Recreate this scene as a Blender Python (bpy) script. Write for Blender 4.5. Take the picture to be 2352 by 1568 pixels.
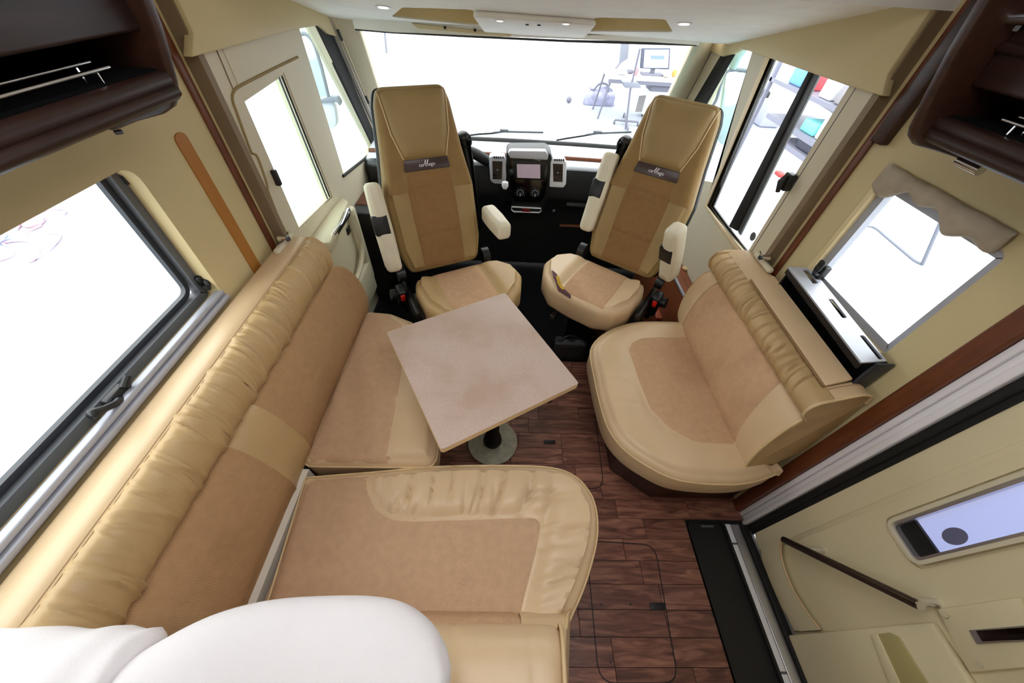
import bpy, bmesh, math, random
from mathutils import Vector, Matrix
from mathutils.geometry import tessellate_polygon
random.seed(7)
for o in list(bpy.data.objects): bpy.data.objects.remove(o)
S = bpy.context.scene
COL = S.collection
# ------------------------------------------------------------------ camera
FPX = 809.7
YAW, PITCH, ROLL = 0.0513886, 0.8273978, 0.0728255
CAM = Vector((0, 0, 1.8))
_f = Vector((math.sin(YAW)*math.cos(PITCH), math.cos(YAW)*math.cos(PITCH), -math.sin(PITCH)))
_r0 = Vector((math.cos(YAW), -math.sin(YAW), 0)); _u0 = _r0.cross(_f)
_r = _r0*math.cos(ROLL) + _u0*math.sin(ROLL)
_u = -_r0*math.sin(ROLL) + _u0*math.cos(ROLL)
cd = bpy.data.cameras.new('camera'); cam = bpy.data.objects.new('camera', cd); COL.objects.link(cam)
cd.sensor_fit = 'HORIZONTAL'; cd.sensor_width = 36; cd.lens = FPX*36/2352
cd.clip_start = 0.02; cd.clip_end = 200
cam.matrix_world = Matrix(((_r.x, _u.x, -_f.x, CAM.x), (_r.y, _u.y, -_f.y, CAM.y), (_r.z, _u.z, -_f.z, CAM.z), (0, 0, 0, 1)))
S.camera = cam
# ------------------------------------------------------------------ world and light
W = bpy.data.worlds.new('hall_light'); S.world = W; W.use_nodes = True
W.node_tree.nodes['Background'].inputs[0].default_value = (1.0, 0.985, 0.99, 1)
W.node_tree.nodes['Background'].inputs[1].default_value = 4.6
S.view_settings.view_transform = 'Standard'; S.view_settings.look = 'None'
S.view_settings.exposure = 0.08; S.view_settings.gamma = 1; S.view_settings.use_curve_mapping = False

# ------------------------------------------------------------------ pixel helpers: a pixel gives a direction, a plane of the place gives the distance
def ray(x, y): return _r*((x-1176)/FPX) + _u*(-(y-784)/FPX) + _f
def pz(x, y, z): d = ray(x, y); return CAM + d*((z-CAM.z)/d.z)
def pX(x, y, X): d = ray(x, y); return CAM + d*((X-CAM.x)/d.x)
def pY(x, y, Y): d = ray(x, y); return CAM + d*((Y-CAM.y)/d.y)
def pP(x, y, O, N): d = ray(x, y); return CAM + d*((O-CAM).dot(N)/d.dot(N))

# ------------------------------------------------------------------ materials
def lin(c):
    return tuple(((v/255)/12.92 if v/255 <= .04045 else ((v/255+.055)/1.055)**2.4) for v in c)+(1,)
MATS = {}
def mat(name, col, rough=.5, metal=0, var=0.0, vscale=8, bump=0.0, bscale=200, stretch=None, emit=0, spec=.5, coat=0, detail=4, stain=None):
    m = bpy.data.materials.new(name); m.use_nodes = True; nt = m.node_tree; N = nt.nodes; L = nt.links
    b = N['Principled BSDF']; c = lin(col)
    b.inputs['Base Color'].default_value = c; b.inputs['Roughness'].default_value = rough
    b.inputs['Metallic'].default_value = metal; b.inputs['Specular IOR Level'].default_value = spec
    if coat: b.inputs['Coat Weight'].default_value = coat; b.inputs['Coat Roughness'].default_value = .1
    if emit:
        b.inputs['Emission Color'].default_value = c; b.inputs['Emission Strength'].default_value = emit
    if var or bump or stain:
        tc = N.new('ShaderNodeTexCoord'); mp = N.new('ShaderNodeMapping'); L.new(tc.outputs['Object'], mp.inputs['Vector'])
        if stretch: mp.inputs['Scale'].default_value = stretch
        last = None
        if var:
            n = N.new('ShaderNodeTexNoise'); n.inputs['Scale'].default_value = vscale; n.inputs['Detail'].default_value = detail
            L.new(mp.outputs['Vector'], n.inputs['Vector'])
            r = N.new('ShaderNodeValToRGB'); r.color_ramp.elements[0].position = .3; r.color_ramp.elements[1].position = .7
            r.color_ramp.elements[0].color = tuple(v*(1-var) for v in c[:3])+(1,)
            r.color_ramp.elements[1].color = tuple(min(1, v*(1+var)) for v in c[:3])+(1,)
            L.new(n.outputs['Fac'], r.inputs['Fac']); last = r.outputs['Color']
            L.new(last, b.inputs['Base Color'])
        if stain:
            scol, sscale, lo, hi, amt = stain
            n2 = N.new('ShaderNodeTexNoise'); n2.inputs['Scale'].default_value = sscale; n2.inputs['Detail'].default_value = 6
            L.new(tc.outputs['Object'], n2.inputs['Vector'])
            r2 = N.new('ShaderNodeMapRange'); r2.inputs['From Min'].default_value = lo; r2.inputs['From Max'].default_value = hi
            r2.inputs['To Max'].default_value = amt
            L.new(n2.outputs['Fac'], r2.inputs['Value'])
            mx = N.new('ShaderNodeMix'); mx.data_type = 'RGBA'
            L.new(r2.outputs['Result'], mx.inputs['Factor'])
            if last: L.new(last, mx.inputs['A'])
            else: mx.inputs['A'].default_value = c
            mx.inputs['B'].default_value = lin(scol); L.new(mx.outputs['Result'], b.inputs['Base Color'])
        if bump:
            n3 = N.new('ShaderNodeTexNoise'); n3.inputs['Scale'].default_value = bscale; n3.inputs['Detail'].default_value = 3
            L.new(mp.outputs['Vector'], n3.inputs['Vector'])
            bp = N.new('ShaderNodeBump'); bp.inputs['Strength'].default_value = bump; bp.inputs['Distance'].default_value = .002
            L.new(n3.outputs['Fac'], bp.inputs['Height']); L.new(bp.outputs['Normal'], b.inputs['Normal'])
    MATS[name] = m; return m

def weave(name, col, stain, sc=420):
    m = mat(name, col, rough=.92, var=.05, vscale=40, stain=stain, spec=.15)
    nt = m.node_tree; N = nt.nodes; L = nt.links; b = N['Principled BSDF']
    tc = N.new('ShaderNodeTexCoord'); hs = []
    for d in ('X', 'Y'):
        w = N.new('ShaderNodeTexWave'); w.bands_direction = d; w.inputs['Scale'].default_value = sc/6.28; w.inputs['Distortion'].default_value = 2.5
        w.inputs['Detail'].default_value = 2; L.new(tc.outputs['Object'], w.inputs['Vector']); hs.append(w.outputs['Fac'])
    ad = N.new('ShaderNodeMath'); ad.operation = 'ADD'; L.new(hs[0], ad.inputs[0]); L.new(hs[1], ad.inputs[1])
    bp = N.new('ShaderNodeBump'); bp.inputs['Strength'].default_value = .35; bp.inputs['Distance'].default_value = .002
    L.new(ad.outputs[0], bp.inputs['Height']); L.new(bp.outputs['Normal'], b.inputs['Normal'])
    return m

def glass(name, tint=(.95, .98, .97), gloss=.06):
    m = bpy.data.materials.new(name); m.use_nodes = True; nt = m.node_tree; N = nt.nodes; L = nt.links
    N.remove(N['Principled BSDF']); t = N.new('ShaderNodeBsdfTransparent'); t.inputs[0].default_value = tint+(1,)
    g = N.new('ShaderNodeBsdfGlossy'); g.inputs['Roughness'].default_value = .02
    mx = N.new('ShaderNodeMixShader'); fr = N.new('ShaderNodeLayerWeight'); fr.inputs[0].default_value = .5; pw_ = N.new('ShaderNodeMath'); pw_.operation = 'POWER'; pw_.inputs[1].default_value = 5
    ml = N.new('ShaderNodeMath'); ml.operation = 'MULTIPLY'; ml.inputs[1].default_value = .5
    L.new(fr.outputs['Facing'], pw_.inputs[0]); L.new(pw_.outputs[0], ml.inputs[0]); L.new(ml.outputs[0], mx.inputs[0])
    L.new(t.outputs[0], mx.inputs[1]); L.new(g.outputs[0], mx.inputs[2]); L.new(mx.outputs[0], N['Material Output'].inputs[0])
    MATS[name] = m; return m

CREAM = mat('cream_panel', (206, 188, 142), .55, var=.03, vscale=3, bump=.08, bscale=500)
CREAM2 = mat('cream_plastic', (205, 196, 166), .5, var=.02, vscale=3, bump=.06, bscale=600)
PILLAR = mat('beige_pillar', (212, 202, 176), .6, var=.02, vscale=3)
TAUPE = mat('taupe_edge', (132, 112, 86), .6, var=.05, vscale=6)
HEAD = mat('headliner', (248, 246, 238), .8, var=.03, vscale=14, bump=.1, bscale=700)
HEADBEIGE = mat('headliner_beige', (220, 202, 158), .8, var=.03, vscale=14)
WOODD = mat('dark_walnut', (54, 29, 19), .42, var=.28, vscale=5, stretch=(12, 1.2, 12), coat=.08)
WOODM = mat('mahogany', (104, 54, 28), .4, var=.25, vscale=6, stretch=(10, 10, 1.5), coat=.1)
ORANGE = mat('ochre_strip', (170, 112, 44), .5, var=.04, vscale=5)
LEATHER = mat('tan_leather', (212, 184, 146), .36, var=.05, vscale=7, bump=.22, bscale=330, spec=.5)
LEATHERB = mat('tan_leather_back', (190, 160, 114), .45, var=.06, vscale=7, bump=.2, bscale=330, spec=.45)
PIPING = mat('piping_leather', (214, 186, 142), .45, var=.04, vscale=20)
FABRIC = weave('tan_weave', (200, 166, 134), ((150, 108, 80), 3.2, .56, .80, .5))
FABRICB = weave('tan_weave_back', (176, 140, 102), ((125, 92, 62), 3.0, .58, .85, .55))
FABRICC = weave('tan_weave_bench', (202, 165, 130), ((150, 110, 82), 3.4, .55, .8, .5))
SUEDE = mat('seat_suede', (146, 117, 74), .8, var=.07, vscale=9, bump=.2, bscale=600, spec=.2)
SUEDEL = mat('seat_leather', (156, 130, 84), .5, var=.06, vscale=9, bump=.2, bscale=380, spec=.4)
SUEDEC = weave('seat_weave', (146, 111, 72), ((118, 82, 50), 5, .55, .85, .5))
WHITEF = mat('white_cloth', (238, 234, 236), .85, var=.02, vscale=6, bump=.35, bscale=420, spec=.2)
ARMW = mat('cream_vinyl', (222, 212, 188), .55, var=.04, vscale=12, bump=.15, bscale=300)
BLACKP = mat('black_plastic', (14, 15, 18), .42, var=.1, vscale=20, bump=.1, bscale=300)
BLACKG = mat('black_gloss', (8, 7, 8), .12, coat=.5)
BLACKC = mat('black_carpet', (13, 13, 15), .95, var=.3, vscale=60, bump=.5, bscale=300, spec=.1)
RUBBER = mat('black_rubber', (12, 12, 13), .7)
GREYF = mat('grey_frame', (92, 96, 102), .45, var=.04, vscale=10)
DGREYF = mat('dark_grey_frame', (48, 52, 60), .4)
SILVER = mat('silver_paint', (176, 179, 190), .42, metal=.25, var=.03, vscale=20)
ALU = mat('anodised_aluminium', (205, 205, 208), .35, metal=.85, var=.04, vscale=30, stretch=(1, 20, 1))
CHROME = mat('chrome', (225, 225, 230), .12, metal=1)
STEEL = mat('dark_brushed_steel', (98, 88, 82), .3, metal=.9, var=.08, vscale=12)
RED = mat('red_button', (225, 40, 30), .4)
SCREEN = mat('screen_glass', (178, 160, 172), .15, emit=.25)
DASHW = mat('dash_light_top', (196, 196, 204), .5, var=.03, vscale=8)
DASHB = mat('dash_black', (22, 22, 25), .6, var=.15, vscale=30, bump=.3, bscale=250)
DOORC = mat('door_cream', (222, 209, 172), .5, var=.025, vscale=3, bump=.08, bscale=500)
FROST = mat('frosted_glass', (176, 182, 214), .35, emit=0)
LAMPM = mat('spot_lens', (255, 246, 225), .4, emit=1.6)
WHITEP = mat('white_paint', (235, 236, 240), .5)
HALLF = mat('hall_floor', (156, 160, 170), .55, var=.04, vscale=.8)
HALLW = mat('hall_wall', (236, 238, 240), .8)
GLASS = glass('window_glass')
TINT = glass('tinted_glass', (.86, .95, .93))
LINE = mat('seam_thread', (150, 120, 80), .7)
TABLETOP = mat('speckled_laminate', (190, 168, 156), .38, var=.07, vscale=110, detail=6, stain=((168, 140, 118), 6, .42, .70, .6))
EDGE = mat('beech_edge', (216, 186, 140), .5, var=.05, vscale=20)
DUST = mat('worn_ivory_metal', (170, 166, 146), .6, var=.2, vscale=40)
FOAM = mat('yellow_foam', (196, 156, 52), .9, var=.2, vscale=60)

def floor_wood():
    m = bpy.data.materials.new('walnut_floor'); m.use_nodes = True; nt = m.node_tree; N = nt.nodes; L = nt.links; b = N['Principled BSDF']
    tc = N.new('ShaderNodeTexCoord'); oi = N.new('ShaderNodeObjectInfo'); ad = N.new('ShaderNodeVectorMath'); ad.operation = 'ADD'
    cx = N.new('ShaderNodeCombineXYZ'); mu = N.new('ShaderNodeMath'); mu.operation = 'MULTIPLY'; mu.inputs[1].default_value = 37
    L.new(oi.outputs['Random'], mu.inputs[0]); L.new(mu.outputs[0], cx.inputs[0]); L.new(mu.outputs[0], cx.inputs[1])
    L.new(tc.outputs['Object'], ad.inputs[0]); L.new(cx.outputs[0], ad.inputs[1])
    mp = N.new('ShaderNodeMapping'); mp.inputs['Scale'].default_value = (2.0, 14, 1); L.new(ad.outputs[0], mp.inputs[0])
    n = N.new('ShaderNodeTexNoise'); n.inputs['Scale'].default_value = 2.6; n.inputs['Detail'].default_value = 6; n.inputs['Distortion'].default_value = 1.2
    L.new(mp.outputs[0], n.inputs['Vector'])
    r = N.new('ShaderNodeValToRGB'); e = r.color_ramp.elements
    e[0].position = .30; e[0].color = lin((84, 51, 45)); e[1].position = .72; e[1].color = lin((170, 120, 100))
    k = e.new(.5); k.color = lin((128, 84, 70)); L.new(n.outputs['Fac'], r.inputs[0])
    hv = N.new('ShaderNodeHueSaturation'); mr = N.new('ShaderNodeMapRange'); mr.inputs['To Min'].default_value = .72; mr.inputs['To Max'].default_value = 1.22
    L.new(oi.outputs['Random'], mr.inputs[0]); L.new(mr.outputs[0], hv.inputs['Value']); L.new(r.outputs[0], hv.inputs['Color'])
    L.new(hv.outputs[0], b.inputs['Base Color']); b.inputs['Roughness'].default_value = .36
    return m
FLOORW = floor_wood()

# ------------------------------------------------------------------ mesh helpers
def link(o, parent=None):
    COL.objects.link(o)
    if parent: o.parent = parent
    return o
def mk(name, verts, faces, m, parent=None, smooth=False, bev=0, seg=2, auto=None):
    me = bpy.data.meshes.new(name); me.from_pydata([tuple(v) for v in verts], [], faces)
    bm = bmesh.new(); bm.from_mesh(me); bmesh.ops.remove_doubles(bm, verts=bm.verts, dist=1e-6)
    bmesh.ops.recalc_face_normals(bm, faces=bm.faces)
    if bev: bmesh.ops.bevel(bm, geom=[e for e in bm.edges if e.is_manifold and e.calc_face_angle(0) > .5], offset=bev, segments=seg, affect='EDGES', profile=.5)
    for f in bm.faces: f.smooth = smooth or bool(bev)
    bm.to_mesh(me); bm.free()
    if (bev or auto): me.set_sharp_from_angle(angle=math.radians(auto or 50))
    me.materials.append(m); o = bpy.data.objects.new(name, me)
    return link(o, parent)
def empty(name, loc=(0, 0, 0), rz=0):
    o = bpy.data.objects.new(name, None); COL.objects.link(o); o.location = loc; o.rotation_euler = (0, 0, rz); o.empty_display_size = .05
    return o
def tag(o, label, cat, group=None):
    o['label'] = label; o['category'] = cat
    if group: o['group'] = group
    return o
def struct(o): o['kind'] = 'structure'; return o
V3 = Vector
EX, EY, EZ = V3((1, 0, 0)), V3((0, 1, 0)), V3((0, 0, 1))
def box(name, xr, yr, zr, m, parent=None, bev=0, seg=2):
    v = [(x, y, z) for x in xr for y in yr for z in zr]
    return mk(name, v, [(0, 1, 3, 2), (4, 6, 7, 5), (0, 4, 5, 1), (2, 3, 7, 6), (0, 2, 6, 4), (1, 5, 7, 3)], m, parent, bev=bev, seg=seg)
def obox(name, O, U, V, N, u, v, n, m, parent=None, bev=0, seg=2):
    P = [O+U*a+V*b+N*c for a in u for b in v for c in n]
    return mk(name, P, [(0, 1, 3, 2), (4, 6, 7, 5), (0, 4, 5, 1), (2, 3, 7, 6), (0, 2, 6, 4), (1, 5, 7, 3)], m, parent, bev=bev, seg=seg)
def fillet(poly, r, n=5):
    out = []; k = len(poly); rs = r if isinstance(r, (list, tuple)) else [r]*k
    for i in range(k):
        p = V3((*poly[i][:2], 0)); a = V3((*poly[i-1][:2], 0)); b = V3((*poly[(i+1) % k][:2], 0)); rr = rs[i]
        if rr <= 0: out.append((p.x, p.y)); continue
        d1 = (a-p); d2 = (b-p); l1, l2 = d1.length, d2.length; d1 /= l1; d2 /= l2
        ang = d1.angle(d2)
        if ang > 3.05: out.append((p.x, p.y)); continue
        t = min(rr/math.tan(ang/2), l1*.48, l2*.48); s = p+d1*t; e = p+d2*t
        for j in range(n+1):
            f = j/n; q = s*(1-f)**2+p*2*f*(1-f)+e*f*f
            out.append((q.x, q.y))
    return out
def rrect(x0, x1, y0, y1, r, n=4): return fillet([(x0, y0), (x1, y0), (x1, y1), (x0, y1)], r, n)
def plate(name, outer, holes, O, U, V, N, t, m, parent=None, smooth=False, bev=0):
    loops = [outer]+list(holes); tri = tessellate_polygon([[V3((p[0], p[1], 0)) for p in l] for l in loops])
    pts = [p for l in loops for p in l]; n = len(pts)
    vs = [O+U*p[0]+V*p[1] for p in pts]+[O+U*p[0]+V*p[1]+N*t for p in pts]
    fs = []
    if not holes:
        fs = [tuple(range(n)), tuple(range(2*n-1, n-1, -1))]
    else:
        fs = [tuple(f) for f in tri]+[tuple(i+n for i in reversed(f)) for f in tri]
    b = 0
    for l in loops:
        k = len(l)
        for i in range(k): j = (i+1) % k; fs.append((b+i, b+j, b+j+n, b+i+n))
        b += k
    return mk(name, vs, fs, m, parent, smooth=False, bev=bev, auto=35 if not bev else None)
def platep(name, pts3, N, t, m, parent=None, bev=0):
    """polygon given as 3-D points, extruded along N"""
    n = len(pts3); vs = list(pts3)+[p+N*t for p in pts3]
    fs = [tuple(range(n)), tuple(range(2*n-1, n-1, -1))]+[(i, (i+1) % n, (i+1) % n+n, i+n) for i in range(n)]
    return mk(name, vs, fs, m, parent, bev=bev, auto=35)
def smooth_path(pts, n=6, closed=False):
    P = [V3(p) for p in pts]; out = []; k = len(P)
    for i in range(k if closed else k-1):
        if closed: a, b, c, d = P[i-1], P[i], P[(i+1) % k], P[(i+2) % k]
        else: a, b, c, d = P[max(i-1, 0)], P[i], P[i+1], P[min(i+2, k-1)]
        for j in range(n):
            t = j/n
            out.append(.5*((2*b)+(c-a)*t+(2*a-5*b+4*c-d)*t*t+(3*b-a-3*c+d)*t**3))
    if not closed: out.append(P[-1])
    return out
def tube(name, pts, r, m, parent=None, closed=False, n=8, cap=True):
    P = [V3(p) for p in pts]; k = len(P); rs = r if isinstance(r, (list, tuple)) else [r]*k
    vs = []; fs = []; nrm = None
    for i in range(k):
        if closed: t = P[(i+1) % k]-P[i-1]
        else: t = P[min(i+1, k-1)]-P[max(i-1, 0)]
        t.normalize()
        if nrm is None: nrm = t.orthogonal().normalized()
        else:
            nrm = nrm-t*nrm.dot(t)
            nrm = nrm.normalized() if nrm.length > 1e-6 else t.orthogonal().normalized()
        bn = t.cross(nrm)
        for j in range(n):
            a = 2*math.pi*j/n; vs.append(P[i]+(nrm*math.cos(a)+bn*math.sin(a))*rs[i])
    for i in range(k if closed else k-1):
        i2 = (i+1) % k
        for j in range(n): fs.append((i*n+j, i*n+(j+1) % n, i2*n+(j+1) % n, i2*n+j))
    if cap and not closed: fs += [tuple(range(n-1, -1, -1)), tuple(range((k-1)*n, k*n))]
    return mk(name, vs, fs, m, parent, smooth=True, auto=60)
def gridmesh(name, P, m, parent=None, closed_v=False, cap=False):
    """P[i][j] points -> quads"""
    ni, nj = len(P), len(P[0]); vs = [p for row in P for p in row]; fs = []
    for i in range(ni-1):
        for j in range(nj if closed_v else nj-1):
            j2 = (j+1) % nj; fs.append((i*nj+j, i*nj+j2, (i+1)*nj+j2, (i+1)*nj+j))
    if cap: fs += [tuple(range(nj-1, -1, -1)), tuple(range((ni-1)*nj, ni*nj))]
    return mk(name, vs, fs, m, parent, smooth=True, auto=70)
def sd(poly, x, y):
    best = 1e9; ins = False; k = len(poly)
    for i in range(k):
        x1, y1 = poly[i]; x2, y2 = poly[(i+1) % k]; dx, dy = x2-x1, y2-y1; l = dx*dx+dy*dy
        t = 0 if l == 0 else max(0, min(1, ((x-x1)*dx+(y-y1)*dy)/l))
        d = (x-x1-t*dx)**2+(y-y1-t*dy)**2
        if d < best: best = d
        if (y1 > y) != (y2 > y) and x < (x2-x1)*(y-y1)/(y2-y1)+x1: ins = not ins
    return math.sqrt(best)*(1 if ins else -1)
def resample(poly, n):
    k = len(poly); L = [0]
    for i in range(k): a, b = poly[i], poly[(i+1) % k]; L.append(L[-1]+math.hypot(b[0]-a[0], b[1]-a[1]))
    out = []; i = 0
    for j in range(n):
        s = L[-1]*j/n
        while L[i+1] < s: i += 1
        f = (s-L[i])/(L[i+1]-L[i]+1e-12); a, b = poly[i], poly[(i+1) % k]
        out.append((a[0]+(b[0]-a[0])*f, a[1]+(b[1]-a[1])*f))
    return out
def centroid(poly):
    A = cx = cy = 0
    for i in range(len(poly)):
        x1, y1 = poly[i-1]; x2, y2 = poly[i]; c = x1*y2-x2*y1; A += c; cx += (x1+x2)*c; cy += (y1+y2)*c
    return cx/(3*A), cy/(3*A)
def inset(poly, d):
    k = len(poly); A = sum(poly[i-1][0]*poly[i][1]-poly[i][0]*poly[i-1][1] for i in range(k)); s = 1 if A > 0 else -1; out = []
    for i in range(k):
        ax, ay = poly[i-1]; bx, by = poly[(i+1) % k]; tx, ty = bx-ax, by-ay; l = math.hypot(tx, ty) or 1
        out.append((poly[i][0]-s*ty/l*d, poly[i][1]+s*tx/l*d))
    return out
class Pad:
    """a puffy upholstered slab: outline in U,V, thickness along N, rounded edge r, crowned top, optional extra height"""
    def __init__(s, poly, O, U, V, N, thick, r, crown=.01, w=.1, extra=None, n=96):
        s.poly = resample(poly, n); s.O, s.U, s.V, s.N = O, U, V, N; s.t, s.r, s.c, s.w, s.x = thick, r, crown, w, extra
    def top(s, x, y):
        d = max(0, sd(s.poly, x, y)); e = min(d/s.r, 1)
        h = s.t-s.r+s.r*math.sqrt(max(0, 1-(1-e)**2))+s.c*(1-math.exp(-d/s.w))
        if s.x: h += s.x(x, y)*min(1, d/.02)
        return h
    def P(s, x, y, h): return s.O+s.U*x+s.V*y+s.N*h
    def build(s, name, m, parent=None, rings=9, rb=.02):
        R = []; k = len(s.poly)
        R.append([s.P(x, y, 0) for x, y in inset(s.poly, rb)])
        R.append([s.P(x, y, rb*.3) for x, y in inset(s.poly, rb*.3)])
        R.append([s.P(x, y, rb) for x, y in s.poly])
        R.append([s.P(x, y, s.t-s.r) for x, y in s.poly])
        for a in (20, 40, 60, 80):
            d = s.r*(1-math.cos(math.radians(a))); h = s.t-s.r+s.r*math.sin(math.radians(a))
            R.append([s.P(x, y, h) for x, y in inset(s.poly, d)])
        q = inset(s.poly, s.r); cx, cy = centroid(q)
        for i in range(rings+1):
            f = 1-i/(rings+.35)
            R.append([s.P(cx+(x-cx)*f, cy+(y-cy)*f, s.top(cx+(x-cx)*f, cy+(y-cy)*f)) for x, y in q])
        return gridmesh(name, R, m, parent, closed_v=True, cap=True)
    def patch(s, name, poly, m, parent=None, puff=.006, w=.015, rings=8, n=80, sink=.004):
        q = resample(poly, n); cx, cy = centroid(q); R = []
        fs = [1, .985, .96, .92]+[.92*(1-i/(rings+.3)) for i in range(1, rings+1)]
        for f in fs:
            row = []
            for x, y in q:
                X, Y = cx+(x-cx)*f, cy+(y-cy)*f; d = max(0, sd(q, X, Y)) if f < 1 else 0
                row.append(s.P(X, Y, s.top(X, Y)-sink+(puff+sink)*(1-math.exp(-d/w))))
            R.append(row)
        vs = [p for r in R for p in r]; fsx = []
        for i in range(len(R)-1):
            for j in range(n): j2 = (j+1) % n; fsx.append((i*n+j, i*n+j2, (i+1)*n+j2, (i+1)*n+j))
        fsx.append(tuple(range((len(R)-1)*n, len(R)*n)))
        return mk(name, vs, fsx, m, parent, smooth=True, auto=80)
    def line(s, name, pts, r, m, parent=None, closed=False, up=0.0):
        return tube(name, [s.P(x, y, s.top(x, y)+up) for x, y in pts], r, m, parent, closed, n=6)
    def rim(s, name, r, m, parent=None, h=None, step=1, off=0.0):
        h = s.t-s.r*.5 if h is None else h
        return tube(name, [s.P(x, y, h) for x, y in inset(s.poly, off)][::step], r, m, parent, True, n=6)
def densify(pts, n=10):
    out = []
    for i in range(len(pts)-1):
        for j in range(n): f = j/n; out.append(tuple(pts[i][k]*(1-f)+pts[i+1][k]*f for k in range(len(pts[i]))))
    out.append(pts[-1]); return out
def gathers(lo, hi, n, amp, seed, slant=.03, sw=1.0):
    rnd = random.Random(seed); G = [(rnd.uniform(lo, hi), rnd.uniform(-slant, slant)+slant, rnd.uniform(.004, .011)*sw, rnd.uniform(.4, 1)*amp, rnd.uniform(.15, .85), rnd.uniform(.35, .8)) for _ in range(n)]
    def f(y, t):
        h = 0
        for y0, sl, sg, a, tc, tw in G:
            dy = y-y0-sl*(t-.5)
            if abs(dy) < 4*sg: h -= a*math.exp(-(dy/sg)**2)*math.exp(-((t-tc)/tw)**2)
        return h
    return f
def text_mesh(name, body, size, m, parent, M, extr=.0006, align='CENTER'):
    c = bpy.data.curves.new(name, 'FONT'); c.body = body; c.size = size; c.extrude = extr; c.align_x = align; c.resolution_u = 2
    t = bpy.data.objects.new(name, c); COL.objects.link(t)
    dg = bpy.context.evaluated_depsgraph_get(); me = bpy.data.meshes.new_from_object(t.evaluated_get(dg))
    bpy.data.objects.remove(t); me.transform(M); me.materials.clear(); me.materials.append(m)
    return link(bpy.data.objects.new(name, me), parent)
def disc(name, c, N, r, t, m, parent=None, n=20, bev=0):
    U = N.orthogonal().normalized(); V = N.cross(U)
    return platep(name, [c+U*r*math.cos(2*math.pi*i/n)+V*r*math.sin(2*math.pi*i/n) for i in range(n)], N, t, m, parent, bev=bev)
def ringplate(name, outer, O, U, V, N, wd, t, m, parent=None):
    inn = inset(outer, wd); n = len(outer); vs = []
    for h in (0, t):
        for l in (outer, inn): vs += [O+U*p[0]+V*p[1]+N*h for p in l]
    fs = []
    for i in range(n):
        j = (i+1) % n
        fs += [(i, j, n+j, n+i), (2*n+i, 3*n+i, 3*n+j, 2*n+j), (i, 2*n+i, 2*n+j, j), (n+i, n+j, 3*n+j, 3*n+i)]
    return mk(name, vs, fs, m, parent, auto=35)
#@@BODY
# ================================================================== STRUCTURE
XL, XR = -.97, 1.22          # living walls
CL, CR = -.93, 1.18          # cab walls stand a little proud
YB = 1.36                    # bulkhead between living room and cab
def uvX(p): return (p.y, p.z)
def px2(pts, X): return [uvX(pX(x, y, X)) for x, y in pts]
OL, OR = V3((XL, 0, 0)), V3((XR, 0, 0))
# ---- floor with planks
floor = struct(box('floor', (-1.0, 1.25), (-1.6, 1.49), (-.06, -.012), BLACKP))
PW = .088
plank_meshes = {}
def plank(x0, x1, y0):
    L = round(x1-x0, 3)
    if L not in plank_meshes:
        bm = bmesh.new(); g = .0008
        bmesh.ops.create_cube(bm, size=1, matrix=Matrix.Translation((L/2, PW/2, -.006)) @ Matrix.Diagonal((L-2*g, PW-2*g, .012, 1)))
        bmesh.ops.bevel(bm, geom=[e for e in bm.edges if e.verts[0].co.z > -.001 and e.verts[1].co.z > -.001], offset=.0008, segments=1, affect='EDGES')
        me = bpy.data.meshes.new('plank'); bm.to_mesh(me); bm.free(); me.materials.append(FLOORW); plank_meshes[L] = me
    o = bpy.data.objects.new('plank', plank_meshes[L]); o.location = (x0, y0, 0); link(o, floor)
rp = random.Random(3)
y = 1.49-PW; row = 0
while y > -.45:
    xmax = .925 if y < .50 else 1.22
    x = -.36-rp.choice((0, .06, .12, .18))
    while x < xmax-.02:
        L = rp.choice((.24, .30, .36, .42, .30)); x1 = min(x+L, xmax)
        if xmax-x1 < .06: x1 = xmax
        plank(x, x1, y); x = x1
    y -= PW
# floor hatches: thin recessed joints and flush latches
def hatch(pix, latch):
    P = [pz(x, y, .0006) for x, y in pix]; O = V3((0, 0, .0002))
    poly = fillet([(p.x, p.y) for p in P], .06, 6)
    ringplate('hatch_joint', poly, O, EX, EY, EZ, .004, .0007, RUBBER, floor)
    c = pz(*latch, .001); box('hatch_latch', (c.x-.032, c.x+.032), (c.y-.012, c.y+.012), (.0004, .003), BLACKP, floor, bev=.001)
hatch([(1345, 1240), (1505, 1250), (1560, 1570), (1375, 1570)], (1510, 1392))
hatch([(1172, 900), (1362, 900), (1388, 1122), (1172, 1122)], (1262, 1015))
for p in [(1380, 1388), (1448, 1388), (1402, 1520)]:
    disc('hatch_screw', pz(*p, .0003), EZ, .004, .0012, BLACKP, floor, n=10)
cabfloor = box('carpet', (-1.0, 1.25), (1.49, 3.0), (-.07, -.02), BLACKC, floor)
# ---- left living wall and window_1
w1 = [uvX(pX(300, 378, XL)), uvX(pX(516, 675, XL))]
WY1 = w1[0][0]; WZ1, WZ0 = w1[0][1], w1[1][1]
WY0 = -.62
wl = struct(plate('wall_left', [(-1.6, 0), (1.40, 0), (1.40, 2.15), (-1.6, 2.15)], [fillet([(WY0, WZ0), (WY1, WZ0), (WY1, WZ1), (WY0, WZ1)], [.02, .02, .05, .02], 5)], OL, EY, EZ, -EX, .085, CREAM))
win1 = struct(empty('window_1', (XL, WY1, WZ0)))
def to_local(o, root): o.parent = root; o.matrix_parent_inverse = Matrix.Translation(-root.location); return o
Od = V3((XL-.046, 0, 0))
def wpart(o, root): return to_local(o, root)
A, B = WY0+.0, WY1-.0
wpart(ringplate('window_frame', fillet([(A, WZ0), (B+.004, WZ0), (B+.004, WZ1+.05), (A, WZ1+.05)], [.02, .03, .05, .02], 5), Od, EY, EZ, -EX, .03, .03, GREYF), win1)
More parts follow.
